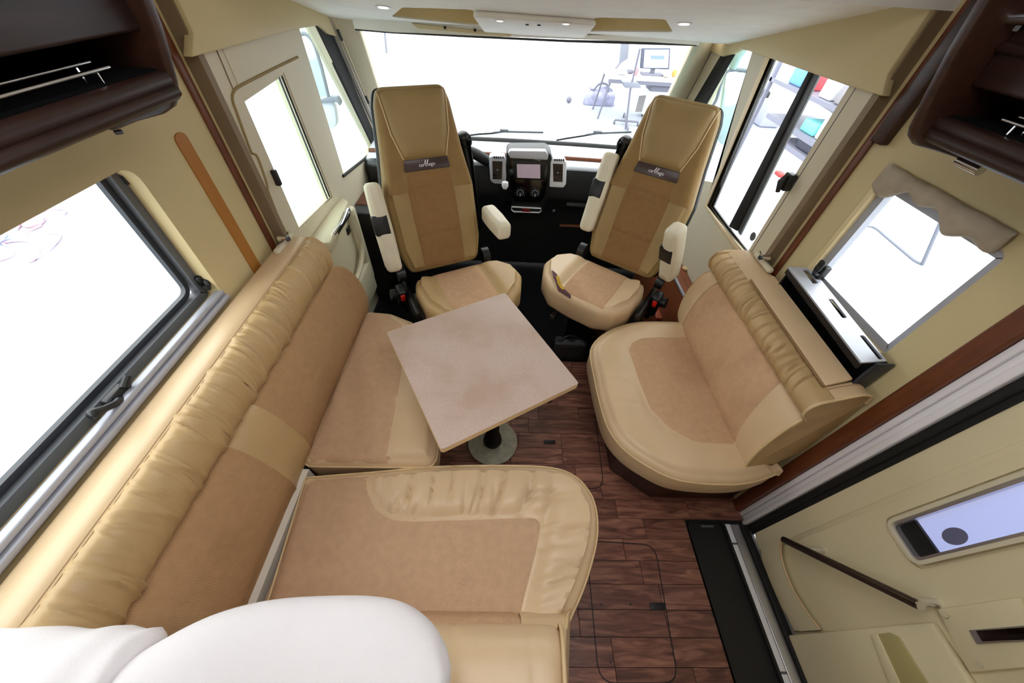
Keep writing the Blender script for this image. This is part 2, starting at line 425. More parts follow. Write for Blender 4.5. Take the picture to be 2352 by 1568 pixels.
wpart(ringplate('sash_frame', fillet([(A+.031, WZ0+.031), (B-.028, WZ0+.031), (B-.028, WZ1+.03), (A+.031, WZ1+.03)], [.02, .05, .05, .02], 6), V3((XL-.064, 0, 0)), EY, EZ, -EX, .017, .015, DGREYF), win1)
wpart(plate('window_pane', fillet([(A+.03, WZ0+.03), (B-.03, WZ0+.03), (B-.03, WZ1+.03), (A+.03, WZ1+.03)], .04), [], V3((XL-.074, 0, 0)), EY, EZ, -EX, .003, GLASS), win1)
# double aluminium sill rails
wpart(box('sill_rail', (XL-.02, XL+.004), (A, B+.008), (WZ0+.004, WZ0+.020), SILVER, bev=.004), win1)
wpart(box('sill_rail', (XL-.01, XL+.014), (A, B+.008), (WZ0-.016, WZ0+.002), SILVER, bev=.004), win1)
def latch_handle(root, c, sx, dirv, L=.075, m=BLACKP):
    """window latch: base block, pivot and a bent lever"""
    g = to_local(obox('latch_base', c, dirv, EX*sx, dirv.cross(EX*sx), (-.035, .03), (-.012, .016), (-.011, .011), m, bev=.005), root)
    p = [c+EX*sx*.012, c+EX*sx*.03, c+EX*sx*.036-dirv*.02, c+EX*sx*.034-dirv*L]
    to_local(tube('latch_lever', smooth_path(p, 4), [.008]*9+[.009, .010, .011, .010], m, n=8), root)
    to_local(obox('latch_paddle', c+EX*sx*.034-dirv*L, dirv, EX*sx, dirv.cross(EX*sx), (-.024, .02), (-.006, .006), (-.013, .013), m, bev=.005), root)
def lever_latch(root, c, d, L):
    """flush window latch: block on the frame and a cranked lever lying over the glass"""
    wpart(obox('latch_base', c, EY, EZ, EX, (-.022, .040), (-.016, .020), (-.012, .014), BLACKP, bev=.006), root)
    p = [c+EX*.012, c+EX*.022+d*.02, c+EX*.022+d*(L*.6), c+EX*.018+d*L]
    wpart(tube('latch_lever', smooth_path(p, 4), [.011]*4+[.009]*5+[.011, .013, .014, .010], BLACKP, n=8), root)
    wpart(tube('latch_tail', [c+V3((.012, .03, .012)), c+V3((.016, .055, .03))], [.012, .008], BLACKP, n=8), root)
lever_latch(win1, pX(264, 916, XL-.03), V3((0, -.82, .42)), .085)
lever_latch(win1, pX(462, 640, XL-.045), V3((0, -.6, -.5)), .045)
c = pX(286, 402, XL-.05); wpart(obox('latch_base', c, EY, EZ, EX, (-.018, .018), (-.02, .014), (-.01, .012), BLACKP, bev=.005), win1)
# ---- right living wall and window_2
R1 = px2([(2025, 808), (1862, 624), (2017, 424), (2312, 575)], XR)
RY0, RY1 = R1[0][0]-.01, R1[1][0]+.028; RZ0, RZ1 = R1[0][1]-.01, R1[2][1]+.02
wr = struct(plate('wall_right', [(.618, 0), (1.40, 0), (1.40, 2.15), (-1.6, 2.15), (-1.6, 1.95), (.618, 1.95)], [rrect(RY0, RY1, RZ0, RZ1, .03)], OR, EY, EZ, EX, .06, CREAM))
win2 = struct(empty('window_2', (XR, RY0, RZ0)))
wpart(obox('window_reveal', OR, EY, EZ, EX, (RY1-.022, RY1), (RZ0, RZ1), (.0, .05), mat('reveal_cream', (224, 204, 156), .5), bev=.002), win2)
wpart(ringplate('window_frame', rrect(RY0, RY1-.022, RZ0, RZ1, .03), V3((XR+.02, 0, 0)), EY, EZ, EX, .028, .025, SILVER), win2)
wpart(plate('window_pane', rrect(RY0+.02, RY1-.04, RZ0+.02, RZ1-.02, .02), [], V3((XR+.04, 0, 0)), EY, EZ, EX, .003, GLASS), win2)
latch_handle(win2, pX(1888, 630, XR+.005), -1, -EZ, .035)
# crumpled fabric pelmet over the top of that window
def pelmet():
    rnd = random.Random(5); P = []
    ya, yb = pX(2318, 560, XR).y, pX(2030, 400, XR).y; zt = pX(2035, 398, XR).z+.03
    n = 40
    for i in range(n+1):
        f = i/n; yy = ya+(yb-ya)*f
        hang = .045+.03*math.exp(-((f-.97)/.10)**2)+.02*math.sin(f*9)+.012*math.sin(f*23+1)+.02*math.exp(-((f-.45)/.2)**2)
        rr = .020*min(1, 8*min(f, 1-f)+.25)
        row = []
        for j in range(14):
            a = 2*math.pi*j/14; w = .25*math.sin(3*a+f*17)+.2*math.sin(5*a-f*31)
            row.append(V3((XR-.004-rr*(1+.4*w)*math.cos(a)-.006, yy, zt-hang*.5+(hang*.5)*(1+.12*w)*math.sin(a))))
        P.append(row)
    o = gridmesh('blind_fabric', P, mat('blind_cloth', (176, 162, 142), .8, var=.08, vscale=25, bump=.5, bscale=60), None, closed_v=True, cap=True)
    tag(o, 'crumpled grey-beige blind bunched up at the top of the window above the bench', 'window blind')
pelmet()
# ---- unseen back wall put in to keep bounce light inside, ceiling with skylight
struct(box('wall_back', (-1.05, 1.3), (-1.66, -1.6), (-.06, 2.2), CREAM))
ceil = struct(plate('ceiling', [(-1.03, -1.6), (1.28, -1.6), (1.28, YB), (-1.03, YB)], [rrect(-.4, .5, -.2, .7, .06)], V3((0, 0, 2.15)), EX, EY, EZ, .04, HEAD))
hz = lambda Y: 1.55+.22*(2.4-Y)
box('bulkhead', (-1.03, 1.28), (YB-.03, YB), (hz(YB)-.02, 2.16), HEAD, ceil)
# ---- cab side walls with the side windows
def cabwall(name, X, s, holes):
    out = [(YB, 0), (2.98, 0), (3.02, .62), (3.0, .88), (2.66, 1.56), (2.50, 1.56), (2.44, 1.86), (YB, 1.86)]
    return struct(plate(name, out, holes, V3((X, 0, 0)), EY, EZ, EX*s, .05, PILLAR))
dwin = px2([(557, 229), (652, 166), (764, 452), (688, 530)], CL)
q1 = px2([(687, 64), (722, 58), (862, 338), (790, 402)], CL)
cabwall('wall_cab_left', CL, -1, [dwin, q1])
pw = px2([(1772, 100), (1974, 160), (1714, 584), (1620, 474)], CR)
q2 = px2([(1672, 108), (1728, 118), (1642, 420), (1545, 400)], CR)
cabwall('wall_cab_right', CR, 1, [pw, q2])
# rear face of the partition, its shade put into the taupe colour, and mahogany edge strip
for X, s, nm in ((XL, 1, 'left'), (XR, -1, 'right')):
    a, b = (X, X+s*.045) if s > 0 else (X+s*.045, X)
    st = struct(box('trim_1' if s > 0 else 'trim_2', (a, b), (YB-.028, YB), (.0, 2.1), TAUPE))
    a, b = (X, X+s*.012) if s > 0 else (X+s*.012, X)
    st2 = struct(box('trim_3' if s > 0 else 'trim_4', (a, b), (YB-.082, YB-.052), (.0, 2.1), WOODM, bev=.005))
# ochre strip on the left wall with a rounded top
p0 = pX(400, 322, XL); p1 = pX(432, 326, XL)
struct(plate('trim_5', fillet([(p0.y, .80), (p1.y+.004, .80), (p1.y+.004, p0.z+.012), (p0.y, p0.z+.012)], [0, 0, .026, .026], 6), [], OL, EY, EZ, EX, .004, ORANGE))
# brown/steel door post on the right: wood strip, aluminium frame, black gasket
struct(box('trim_6', (XR-.018, XR+.04), (.563, .6175), (-.012, 1.945), WOODM, bev=.008))
JAMBM = mat('pale_door_frame', (236, 232, 236), .4)
jamb = struct(empty('trim_7', (XR, .5, 0)))
for i, (ya, yb, xa, m) in enumerate([(.543, .562, XR-.004, JAMBM), (.524, .542, XR+.002, JAMBM), (.502, .523, XR-.006, JAMBM)]):
    to_local(box('frame_profile', (xa, XR+.05), (ya, yb), (-.012, 2.0), m, bev=.003), jamb)
to_local(box('gasket', (XR+.002, XR+.03), (.476, .501), (-.012, 2.0), RUBBER, bev=.006), jamb)
# threshold rails along the door opening
thr = struct(empty('trim_8', (1.15, 0, 0)))
to_local(box('threshold_rail', (1.118, 1.143), (-1.2, .505), (-.03, .002), WHITEP, bev=.003), thr)
to_local(box('threshold_rail', (1.147, 1.190), (-1.2, .505), (-.03, -.002), ALU, bev=.003), thr)
to_local(box('threshold_seal', (1.191, 1.222), (-1.2, .50), (-.03, .012), RUBBER, bev=.004), thr)
for yy in (.42, -.02): to_local(box('rail_joint', (1.116, 1.1435), (yy-.004, yy+.004), (-.02, .0026), GREYF), thr)
# ---- upper cream side panels of the cab
def upper(name, X, s, pix):
    pts = px2(pix, X)
    o = plate(name, pts, [], V3((X, 0, 0)), EY, EZ, EX*s, .012, CREAM, bev=.004)
    return struct(o)
ul = px2([(437, 131), (665, 69), (730, 58), (752, 78), (775, 84), (800, 76), (806, 48)], CL+.012)
upl = struct(plate('trim_9', ul+[(ul[-1][0], ul[-1][1]+.05), (2.40, hz(2.40)+.03), (YB-.02, hz(YB)+.06), (YB-.02, ul[0][1]+.05)], [], V3((CL+.02, 0, 0)), EY, EZ, -EX, .03, CREAM, bev=.004))
ur = px2([(2030, 221), (1951, 197), (1768, 133), (1722, 117), (1704, 111), (1682, 124), (1660, 130), (1632, 116), (1606, 92)], CR-.012)
upr = struct(plate('trim_10', ur+[(ur[-1][0], ur[-1][1]+.05), (2.40, hz(2.40)+.03), (YB-.02, hz(YB)+.06), (YB-.02, ur[0][1]+.05)], [], V3((CR-.02, 0, 0)), EY, EZ, EX, .03, CREAM, bev=.004))
# ---- sloping headliner over the cab with two pockets and a centre console
hl = struct(empty('ceiling_cab', (.1, 2, 1.6)))
HN = V3((0, .22, 1)).normalized(); HV = V3((0, 1, -.22)).normalized(); HO = V3((0, 2.4, 1.55))
def hp(x, y): p = pP(x, y, HO, HN)-HO; return (p.x, p.dot(HV))
def hslab(name, poly, dn, t, m, bev=0): return to_local(plate(name, poly, [], HO-HN*dn, EX, HV, HN, t, m, bev=bev), hl)
topv = -1.1
lo = [hp(806, 50), hp(915, 62)]
pocketL = [hp(898, 39), hp(924, 17), hp(1086, 22), hp(1106, 60)]
pocketR = [hp(1338, 72), hp(1368, 40), hp(1528, 44), hp(1546, 74)]
outer = [(CL+.02, topv), (CR-.02, topv), (CR-.02, .03), (CL+.02, .03)]
to_local(plate('headliner', outer, [fillet(pocketL, .035, 5), fillet(pocketR, .035, 5)], HO, EX, HV, HN, .006, HEAD), hl)
for pk in (pocketL, pocketR):
    lp_ = fillet(pk, .035, 5); lp_ = lp_+lp_[:1]
    to_local(gridmesh('pocket_wall', [[HO+EX*p[0]+HV*p[1]+HN*h for p in lp_] for h in (.0005, .06)], HEADBEIGE), hl)
to_local(obox('pocket_lining', HO, EX, HV, HN, (min(p[0] for p in pocketL)-.05, max(p[0] for p in pocketL)+.05), (min(p[1] for p in pocketL)-.05, max(p[1] for p in pocketL)+.02), (.058, .066), HEADBEIGE), hl)
to_local(obox('pocket_lining', HO, EX, HV, HN, (min(p[0] for p in pocketR)-.05, max(p[0] for p in pocketR)+.05), (min(p[1] for p in pocketR)-.05, max(p[1] for p in pocketR)+.02), (.058, .066), HEADBEIGE), hl)
cons = fillet([hp(1084, 22), hp(1372, 44), hp(1345, 76), hp(1112, 64)], .04, 5)
cn = hslab('overhead_console', cons, .02, .02, HEAD, bev=.008)
for p in ((1148, 47), (1300, 54)):
    c = pP(*p, HO-HN*.021, HN); d1 = to_local(disc('spot_ring', c, -HN, .016, .002, CHROME), hl); to_local(disc('spot_lens', c-HN*.002, -HN, .010, .0015, LAMPM), hl)
for p in ((1211, 56), (1238, 57)):
    c = pP(*p, HO-HN*.021, HN); to_local(disc('console_button', c, -HN, .008, .004, BLACKP, bev=.002), hl)
for p in ((880, 15), (1572, 53)):
    c = pP(*p, HO, HN); to_local(disc('spot_ring', c, -HN, .032, .003, WHITEP, bev=.001), hl); to_local(disc('spot_lens', c-HN*.003, -HN, .021, .002, LAMPM), hl)
# header board above the windscreen: white, with two sun-visor slots and the dark brush of the blind
def yp(pts, Y): return [pY(x, y, Y) for x, y in pts]
HY = 2.40
hd = platep('header_board', yp([(806, 30), (915, 42), (1100, 56), (1340, 70), (1540, 76), (1610, 88), (1606, 104), (1500, 97), (1210, 86), (1090, 82), (960, 76), (900, 74), (814, 66)], HY), EY, .03, HEAD); to_local(hd, hl)
for pts in ([(946, 53), (1175, 78), (1172, 84), (960, 64)], [(1262, 82), (1485, 78), (1486, 86), (1266, 88)]):
    to_local(platep('sun_visor', [p-EY*.012 for p in yp(pts, HY)], EY, .012, HEADBEIGE if pts[0][0] < 1000 else HEAD, bev=.002), hl)
for p in ((1022, 63), (1091, 69)): c = pY(*p, HY-.013); to_local(disc('visor_clip', c, -EY, .007, .004, BLACKP), hl)
to_local(platep('blind_brush', yp([(814, 60), (900, 70), (1090, 82), (1300, 92), (1603, 98), (1600, 106), (1300, 97), (1090, 87), (900, 77), (816, 70)], HY+.035), EY, .012, mat('brush', (58, 56, 54), .9)), hl)
# unseen outer roof of the cab, added to stop hall light leaking in
to_local(box('cab_roof', (-1.0, 1.25), (YB-.03, 2.52), (1.86, 1.90), HEAD), hl)
to_local(box('cab_roof_front', (-1.0, 1.25), (2.455, 2.50), (1.55, 1.88), HEAD), hl)
# ---- windscreen
ws = struct(empty('window_3', (.07, 2.8, .85)))
WT = [V3((-.82, 2.445, 1.56)), V3((1.02, 2.445, 1.56)), V3((1.07, 2.90, .80)), V3((-.87, 2.90, .80))]
WN = (WT[1]-WT[0]).cross(WT[2]-WT[1]).normalized(); WN = WN if WN.y > 0 else -WN
to_local(platep('window_pane', WT, WN, .004, GLASS), ws)
# A pillars
for nm, X, s in (('trim_11', CL, 1), ('trim_12', CR, -1)):
    xw_t, xw_b = (-.795, -.835) if s > 0 else (.985, 1.03)
    pil = struct(empty(nm, (X, 2.6, .8)))
    pa, pb = (pX(752, 56, X), pX(884, 352, X)) if s > 0 else (pX(1640, 108, X), pX(1512, 352, X))
    dz_ = (pa-pb)/(pa.z-pb.z); P = [pa+dz_*(1.56-pa.z), V3((xw_t, 2.44, 1.56)), V3((xw_b, 2.90, .78)), pb+dz_*(.76-pb.z)]
    to_local(platep('pillar_cover', P, V3((0, .5, .3)).normalized(), .05, PILLAR, bev=.008), pil)
    dv = (P[3]-P[0])
    for k, (o, m, wd) in enumerate([(.004, GREYF, .012), (.020, ALU, .008), (.034, PILLAR, .010)]):
        q = [P[0]+V3((s*(o-.0), .012+o*.55, 0)), P[3]+V3((s*o, .012+o*.55, 0))]
        to_local(tube('blind_rail', [q[0]-EY*.012, q[1]-EY*.012], wd*.5, m, n=6), pil)
    for f in (.10, .52):
        c = P[0]+dv*f+V3((s*.034, .018, 0)); to_local(obox('rail_clip', c, dv.normalized(), EX*s, dv.normalized().cross(EX*s), (-.028, .028), (-.005, .006), (-.009, .009), DGREYF, bev=.002), pil)
# ---- quarter windows
def quarter(name, pix, X, s, seal_pix, m=GLASS):
    w = struct(empty(name, (X, 2.3, .8))); poly = px2(pix, X)
    to_local(plate('window_pane', poly, [], V3((X-s*.03, 0, 0)), EY, EZ, -EX*s, .003, m), w)
    to_local(plate('window_seal', px2(seal_pix, X+s*.004), [], V3((X-s*.01, 0, 0)), EY, EZ, EX*s, .014, RUBBER, bev=.003), w)
    return w
qw = quarter('window_4', [(687, 64), (722, 58), (862, 338), (790, 402)], CL, 1, [(722, 50), (742, 50), (766, 84), (880, 352), (868, 356), (858, 336)], TINT)
to_local(tube('window_seal', [pX(788, 404, CL+.004), pX(866, 342, CL+.004)], .008, RUBBER), qw)
qw2 = quarter('window_5', [(1672, 108), (1728, 118), (1642, 420), (1545, 400)], CR, -1, [(1696, 104), (1660, 118), (1600, 220), (1520, 352), (1556, 352), (1612, 252)], TINT)
# ---- passenger sliding window
w6 = struct(empty('window_6', (CR, 1.8, .85)))
def xq(pix, X): return px2(pix, X)
X6 = CR+.012
to_local(plate('window_pane', xq([(1776, 100), (1978, 160), (1712, 592), (1618, 474)], X6+.012), [], V3((X6+.012, 0, 0)), EY, EZ, EX, .003, GLASS), w6)
to_local(plate('window_frame', xq([(1766, 110), (1786, 118), (1638, 473), (1683, 534), (1735, 600), (1722, 600), (1676, 540), (1621, 474)], X6), [], V3((X6, 0, 0)), EY, EZ, EX, .012, BLACKG, bev=.002), w6)
to_local(plate('sliding_mullion', xq([(1872, 140), (1880, 142), (1694, 530), (1676, 520)], X6+.004), [], V3((X6-.002, 0, 0)), EY, EZ, EX, .016, RUBBER, bev=.002), w6)
to_local(plate('mullion_edge', xq([(1881, 142), (1896, 146), (1700, 540), (1695, 531)], X6+.008), [], V3((X6+.006, 0, 0)), EY, EZ, EX, .01, GREYF, bev=.002), w6)
to_local(plate('frame_lip', xq([(1760, 125), (1767, 128), (1622, 472), (1716, 600), (1708, 600), (1616, 473)], CR-.004), [], V3((CR-.004, 0, 0)), EY, EZ, EX, .008, mat('lip_cream', (236, 214, 176), .4), bev=.002), w6)
c = pX(1808, 416, CR-.02)
to_local(obox('sliding_latch', c, EY, EZ, EX, (-.022, .022), (-.034, .030), (-.012, .02), BLACKP, bev=.006), w6)
to_local(tube('sliding_latch', [c+V3((-.014, 0, .02)), c+V3((-.03, -.006, .0)), c+V3((-.022, -.012, -.04))], [.010, .012, .008], BLACKP), w6)
to_local(disc('round_sticker', pX(1729, 543, X6+.009), EX, .020, .001, GREYF), w6)
# fine joint in the right pillar
struct(box('trim_13', (CR-.001, CR+.002), (1.448, 1.4505), (.85, 1.56), DGREYF))

# vertical joints in the left pillar cover
for a, b in (((498, 116), (536, 206)), ((512, 113), (548, 196))):
    q_ = [pX(*a, CL+.001), pX(*b, CL+.001)]
    struct(tube('trim_16' if a[0] < 505 else 'trim_17', q_, .0022, TAUPE if a[0] < 505 else PILLAR, n=6))
# ================================================================== SEATING AND TABLE
def profile_loft(name, prof, y0, y1, m, parent, ny=60, disp=None, curve=None, dens=5, cap=False):
    """profile (X,Z) swept along Y; disp(y,t) moves along the profile normal; curve(y,t) shifts the end positions"""
    pr = smooth_path([V3((a, 0, b)) for a, b in prof], dens); k = len(pr); P = []
    for i in range(ny+1):
        f = i/ny; row = []
        for j, p in enumerate(pr):
            t = j/(k-1); tg = pr[min(j+1, k-1)]-pr[max(j-1, 0)]; n = V3((-tg.z, 0, tg.x)).normalized()
            ya = y0(t) if callable(y0) else y0; yb = y1(t) if callable(y1) else y1
            yy = ya+(yb-ya)*f; q = p.copy()
            if disp: q += n*disp(yy, t, f)
            row.append(V3((q.x, yy, q.z)))
        P.append(row)
    return gridmesh(name, P, m, parent)
# ---- L-shaped sofa
sofa = tag(empty('corner_sofa', (-.5, .4, 0)), 'tan leather and fabric corner sofa running along the left wall under the long window', 'sofa')
def S_(o): return to_local(o, sofa)
roll = [(-.845, .938), (-.818, .940), (-.789, .915), (-.774, .868), (-.779, .818), (-.803, .781)]
pan = [(-.803, .783), (-.778, .768), (-.748, .705), (-.726, .61), (-.717, .52), (-.728, .45)]
roll.reverse(); pan.reverse()      # bottom -> top so that the normal points into the room
ys1 = .5*(pX(485, 855, -.845).y+pX(575, 920, -.79).y); ys2 = .5*(pX(410, 958, -.845).y+pX(517, 1012, -.79).y)
def endround(f, w=.03, a=.012):
    return -a*math.exp(-f/w)-a*math.exp(-(1-f)/w)
farroll = lambda t: 1.345-.02*(1-t)**2+.03*t*(1-t)
farpan = lambda t: 1.415+.035*math.sin(math.pi*min(1, t*1.1))-.075*t**3
back = S_(empty('backrest', (0, 0, 0)))
def B_(o): o.parent = back; return o
back.parent = sofa; back.matrix_parent_inverse = Matrix.Translation(-sofa.location)
secs = [(.042, ys2, 11), (ys2, ys1, 12), (ys1, farroll, 13)]
for a, b, sdn in secs:
    bb = b if not callable(b) else 1.33
    g1 = gathers(a, bb, int((bb-a)*70), .0062, sdn, .03, .6); g2 = gathers(a, bb, int((bb-a)*14), .008, sdn+50, .05)
    B_(profile_loft('head_roll', roll, a, b, LEATHERB, None, ny=int((bb-a)*300), dens=6,
       disp=lambda y, t, f: (g1(y, t)+g2(y, 1-t))*min(1, 6*t*(1-t)+.25)+endround(f, .012/max(.2, bb-a), .008)))
B_(profile_loft('top_strip', [(-.843, .937), (-.87, .945), (-.92, .938), (-.957, .918), (-.962, .80)], .042, lambda t: 1.355-.02*t, LEATHER, None, ny=30))
for a, b, m, sdn in ((.042, ys2-.01, FABRICB, 3), (ys2-.01, ys1-.01, LEATHERB, 4), (ys1-.01, farpan, FABRICB, 5)):
    bb = b if not callable(b) else 1.42
    B_(profile_loft('back_panel', pan, a, b, m, None, ny=24, disp=lambda y, t, f: endround(f, .02/max(.2, bb-a), .006)+.006*math.sin(math.pi*f)*math.sin(math.pi*t)))
for dx in (-.004, .004):
    B_(tube('stitching', [V3((-.845+dx, yy, .9392)) for yy in (.042, .4, .9, 1.338)], .0010, LINE, None, n=5))
# closed far end
def endcap(name, prof, yf, m, base):
    pr = smooth_path([V3((a, 0, b)) for a, b in prof], 5); k = len(pr); v = [V3((p.x, yf(j/(k-1)), p.z)) for j, p in enumerate(pr)]+[V3((base, yf(1)-.03, prof[-1][1])), V3((base, yf(0)-.03, prof[0][1]))]
    return B_(mk(name, v, [tuple(range(len(v)))], m, None))
endcap('end_panel', roll, farroll, LEATHERB, -.95); endcap('end_panel', pan, farpan, LEATHERB, -.95)
# far seat cushion
def seat_outline(pix, z): return [(pz(x, y, z).x, pz(x, y, z).y) for x, y in pix]
zS = .475
fo = [(-.735, .555), (-.26, .562), (-.235, .575), (-.232, .62), (-.25, .85), (-.285, 1.08), (-.36, 1.23), (-.47, 1.345), (-.60, 1.405), (-.735, 1.415)]
fs = Pad(fillet(fo, .03, 3), V3((0, 0, .335)), EX, EY, EZ, .14, .035, .008, .06, n=110,
         extra=lambda x, y: .010*max(0, min(1, (x+.43)/.06))+.0025*math.sin((x*.9+y*.35)*52)*(x < -.44))
c1 = S_(fs.build('seat_cushion', LEATHER, rings=12))
def sub(o, p): o.parent = p; return o
for o in (fs.patch('seat_fabric', [(-.725, .562), (-.405, .562), (-.43, .9), (-.445, 1.10), (-.50, 1.31), (-.60, 1.385), (-.725, 1.40)], FABRIC, puff=.004, n=90, rings=12), fs.rim('piping', .004, PIPING, h=.115, step=1)): sub(o, c1)
# near seat cushion
no = seat_outline([(604, 1390), (697, 1092), (858, 1079), (980, 1068), (1100, 1064), (1250, 1067), (1318, 1086), (1358, 1128), (1374, 1180), (1372, 1245), (1346, 1340), (1312, 1420), (1295, 1470)], zS)
no = no[:2]+[(p.x, p.y) for p in smooth_path([V3((*q, 0)) for q in no[2:]], 5)]+[(.17, -.05), (-.70, -.05)]
fab = seat_outline([(704, 1096), (852, 1086), (853, 1128), (872, 1166), (905, 1186), (960, 1189), (1225, 1180), (1245, 1188), (1251, 1210), (1240, 1270), (1222, 1340), (1207, 1404)], zS)+[(.08, .0), (-.69, .0)]
gn = gathers(-.42, .22, 26, .015, 21, .02); gm = gathers(.08, .48, 14, .014, 22, .02)
def nx(x, y):
    d = -sd(fab, x, y)
    if d <= 0: return -.0015*(1+math.sin(x*60))*.5
    e = min(1, d/.05); h = .022*math.sin(e*math.pi/2)
    t = min(1, d/.12)
    h += (gn(x, t) if y > .36 else 0)+(gm(y, t) if x > .12 else 0)
    return h
ns = Pad(no, V3((0, 0, .335)), EX, EY, EZ, .14, .035, .004, .06, extra=nx, n=300)
c2 = S_(ns.build('seat_cushion', LEATHER, rings=34))
sub(ns.patch('seat_fabric', fab, FABRIC, puff=.003, n=150, rings=14), c2); sub(ns.rim('piping', .0045, PIPING, h=.118), c2)
# bright ledge in the gap behind the near cushion, and the plinths
S_(box('gap_ledge', (-.745, -.705), (-.05, .545), (.30, .452), mat('white_board', (226, 220, 206), .6), None))
S_(plate('base', inset([p for p in no], .055), [], V3((0, 0, .0)), EX, EY, EZ, .332, WOODM))
S_(plate('base', inset(resample(fo, 40), .05), [], V3((0, 0, .0)), EX, EY, EZ, .332, WOODD))
# rear backrest of the sofa, seen from above
rb = S_(empty('rear_backrest', (0, 0, 0)))
def rloft(name, prof, x0, x1, m, nx_=40, disp=None):
    pr = smooth_path([V3((0, a, b)) for a, b in prof], 5); k = len(pr); P = []
    for i in range(nx_+1):
        f = i/nx_; row = []
        for j, p in enumerate(pr):
            t = j/(k-1); tg = pr[min(j+1, k-1)]-pr[max(j-1, 0)]; n = V3((0, tg.z, -tg.y)).normalized()
            xb = x1(t) if callable(x1) else x1; q = p+n*(disp(x0+(xb-x0)*f, t, f) if disp else 0); q.x = x0+(xb-x0)*f; row.append(q)
        P.append(row)
    o = gridmesh(name, P, m); o.parent = rb; return o
low = [(.125, .455), (.112, .50), (.098, .56), (.072, .605)]
upp = [(.070, .600), (.078, .640), (.068, .700), (.030, .748), (-.05, .765), (-.14, .75), (-.19, .70)]
rloft('back_panel', low, -.70, .085, FABRICC, disp=lambda x, t, f: endround(f, .02, .004))
rloft('back_panel', low, .085, lambda t: .245-.045*t, LEATHER, 12)
gr = gathers(-.6, .2, 10, .004, 31)
rloft('head_roll', upp, -.70, lambda t: .185-.03*t, LEATHER, 90, disp=lambda x, t, f: gr(x, t)-.018*math.exp(-(1-f)/.012))
edge = smooth_path([V3((.246-.045*i/3, a, b)) for i, (a, b) in enumerate(low)]+[V3((.186-.03*i/5, a, b)) for i, (a, b) in enumerate(upp[:6])], 4)
o = tube('piping', edge, .005, PIPING); o.parent = rb
v = edge[:]+[V3((.13, -.19, .70)), V3((.2, -.19, .45))]
o = mk('end_panel', v, [tuple(range(len(v)))], LEATHER); o.parent = rb
# white cloth-covered headrests
def headrest(name, pix, label, wr):
    P = []; z = .93; pts = [pz(x, y, z) for x, y in pix]; sm = smooth_path(pts, 6); n = len(sm)
    for i, p in enumerate(sm):
        f = i/(n-1); e = math.sqrt(max(0, 1-(2*f-1)**8)); e = max(e, .12); row = []
        yc = p.y-.105*e; ry = .105*e; rz = .075*e
        for j in range(28):
            a = 2*math.pi*j/28; w = 1+wr(f, a); c, s_ = math.cos(a), math.sin(a)
            c = math.copysign(abs(c)**.8, c); s_ = math.copysign(abs(s_)**.8, s_)
            row.append(V3((p.x, yc+ry*c*w, z+rz*s_*w)))
        P.append(row)
    o = gridmesh(name, P, WHITEF, None, closed_v=True, cap=True); tag(o, label, 'headrest', 'white headrests in the foreground'); return o
headrest('headrest', [(330, 1548), (345, 1505), (400, 1463), (500, 1412), (620, 1383), (760, 1369), (860, 1366), (930, 1384), (990, 1430), (1020, 1478), (1036, 1530)],
         'large white cloth-covered headrest bulging up over the fabric seat at the bottom', lambda f, a: .02*math.sin(3*f*6+a)+(.06*math.sin(a*6+2)*math.exp(-((f-.93)/.05)**2)))
headrest('headrest', [(-60, 1444), (40, 1438), (150, 1440), (250, 1440), (320, 1437), (362, 1448), (372, 1462)],
         'smaller white cloth-covered headrest in the bottom left corner beside the backrest', lambda f, a: .02*math.sin(4*f*6+a)+(.08*math.sin(a*5+1)*math.exp(-((f-.9)/.07)**2)))
# ---- table
tab = tag(empty('table', (-.02, .88, 0)), 'square stone-look laminate table on a single column between the sofa and the bench', 'table')
TZ = .70
tp = [pz(x, y, TZ) for x, y in ((888, 763), (1160, 672), (1330, 880), (1013, 1033))]
tpoly = fillet([(p.x, p.y) for p in tp], .012, 4)
to_local(plate('table_top', tpoly, [], V3((0, 0, TZ-.002)), EX, EY, EZ, .002, TABLETOP), tab)
to_local(plate('edge_band', inset(tpoly, -.0005), [], V3((0, 0, TZ-.026)), EX, EY, EZ, .0235, EDGE), tab)
bc = pz(1133, 1012, 0); bc = V3((-.02, .90, 0))
to_local(tube('column', [bc+EZ*.02, bc+EZ*.06, bc+EZ*.07, bc+EZ*(TZ-.08), bc+EZ*(TZ-.03)], [.05, .045, .034, .034, .05], BLACKP, n=20), tab)
to_local(box('under_frame', (bc.x-.2, bc.x+.12), (bc.y-.12, bc.y+.18), (TZ-.045, TZ-.027), BLACKP, bev=.004), tab)
base = to_local(disc('base_plate', V3((bc.x, bc.y, .001)), EZ, .135, .012, DUST, n=40, bev=.004), tab)
for i in range(8):
    a = i*math.pi/4+.3; o = disc('bolt', bc+V3((.112*math.cos(a), .112*math.sin(a), .0125)), EZ, .009, .003, BLACKP, n=10); o.parent = base; o.matrix_parent_inverse = Matrix.Translation(-tab.location)
c = pz(1262, 918, TZ-.04); to_local(disc('table_foot', V3((c.x, c.y, TZ-.046)), EZ, .012, .02, BLACKP, n=12), tab)
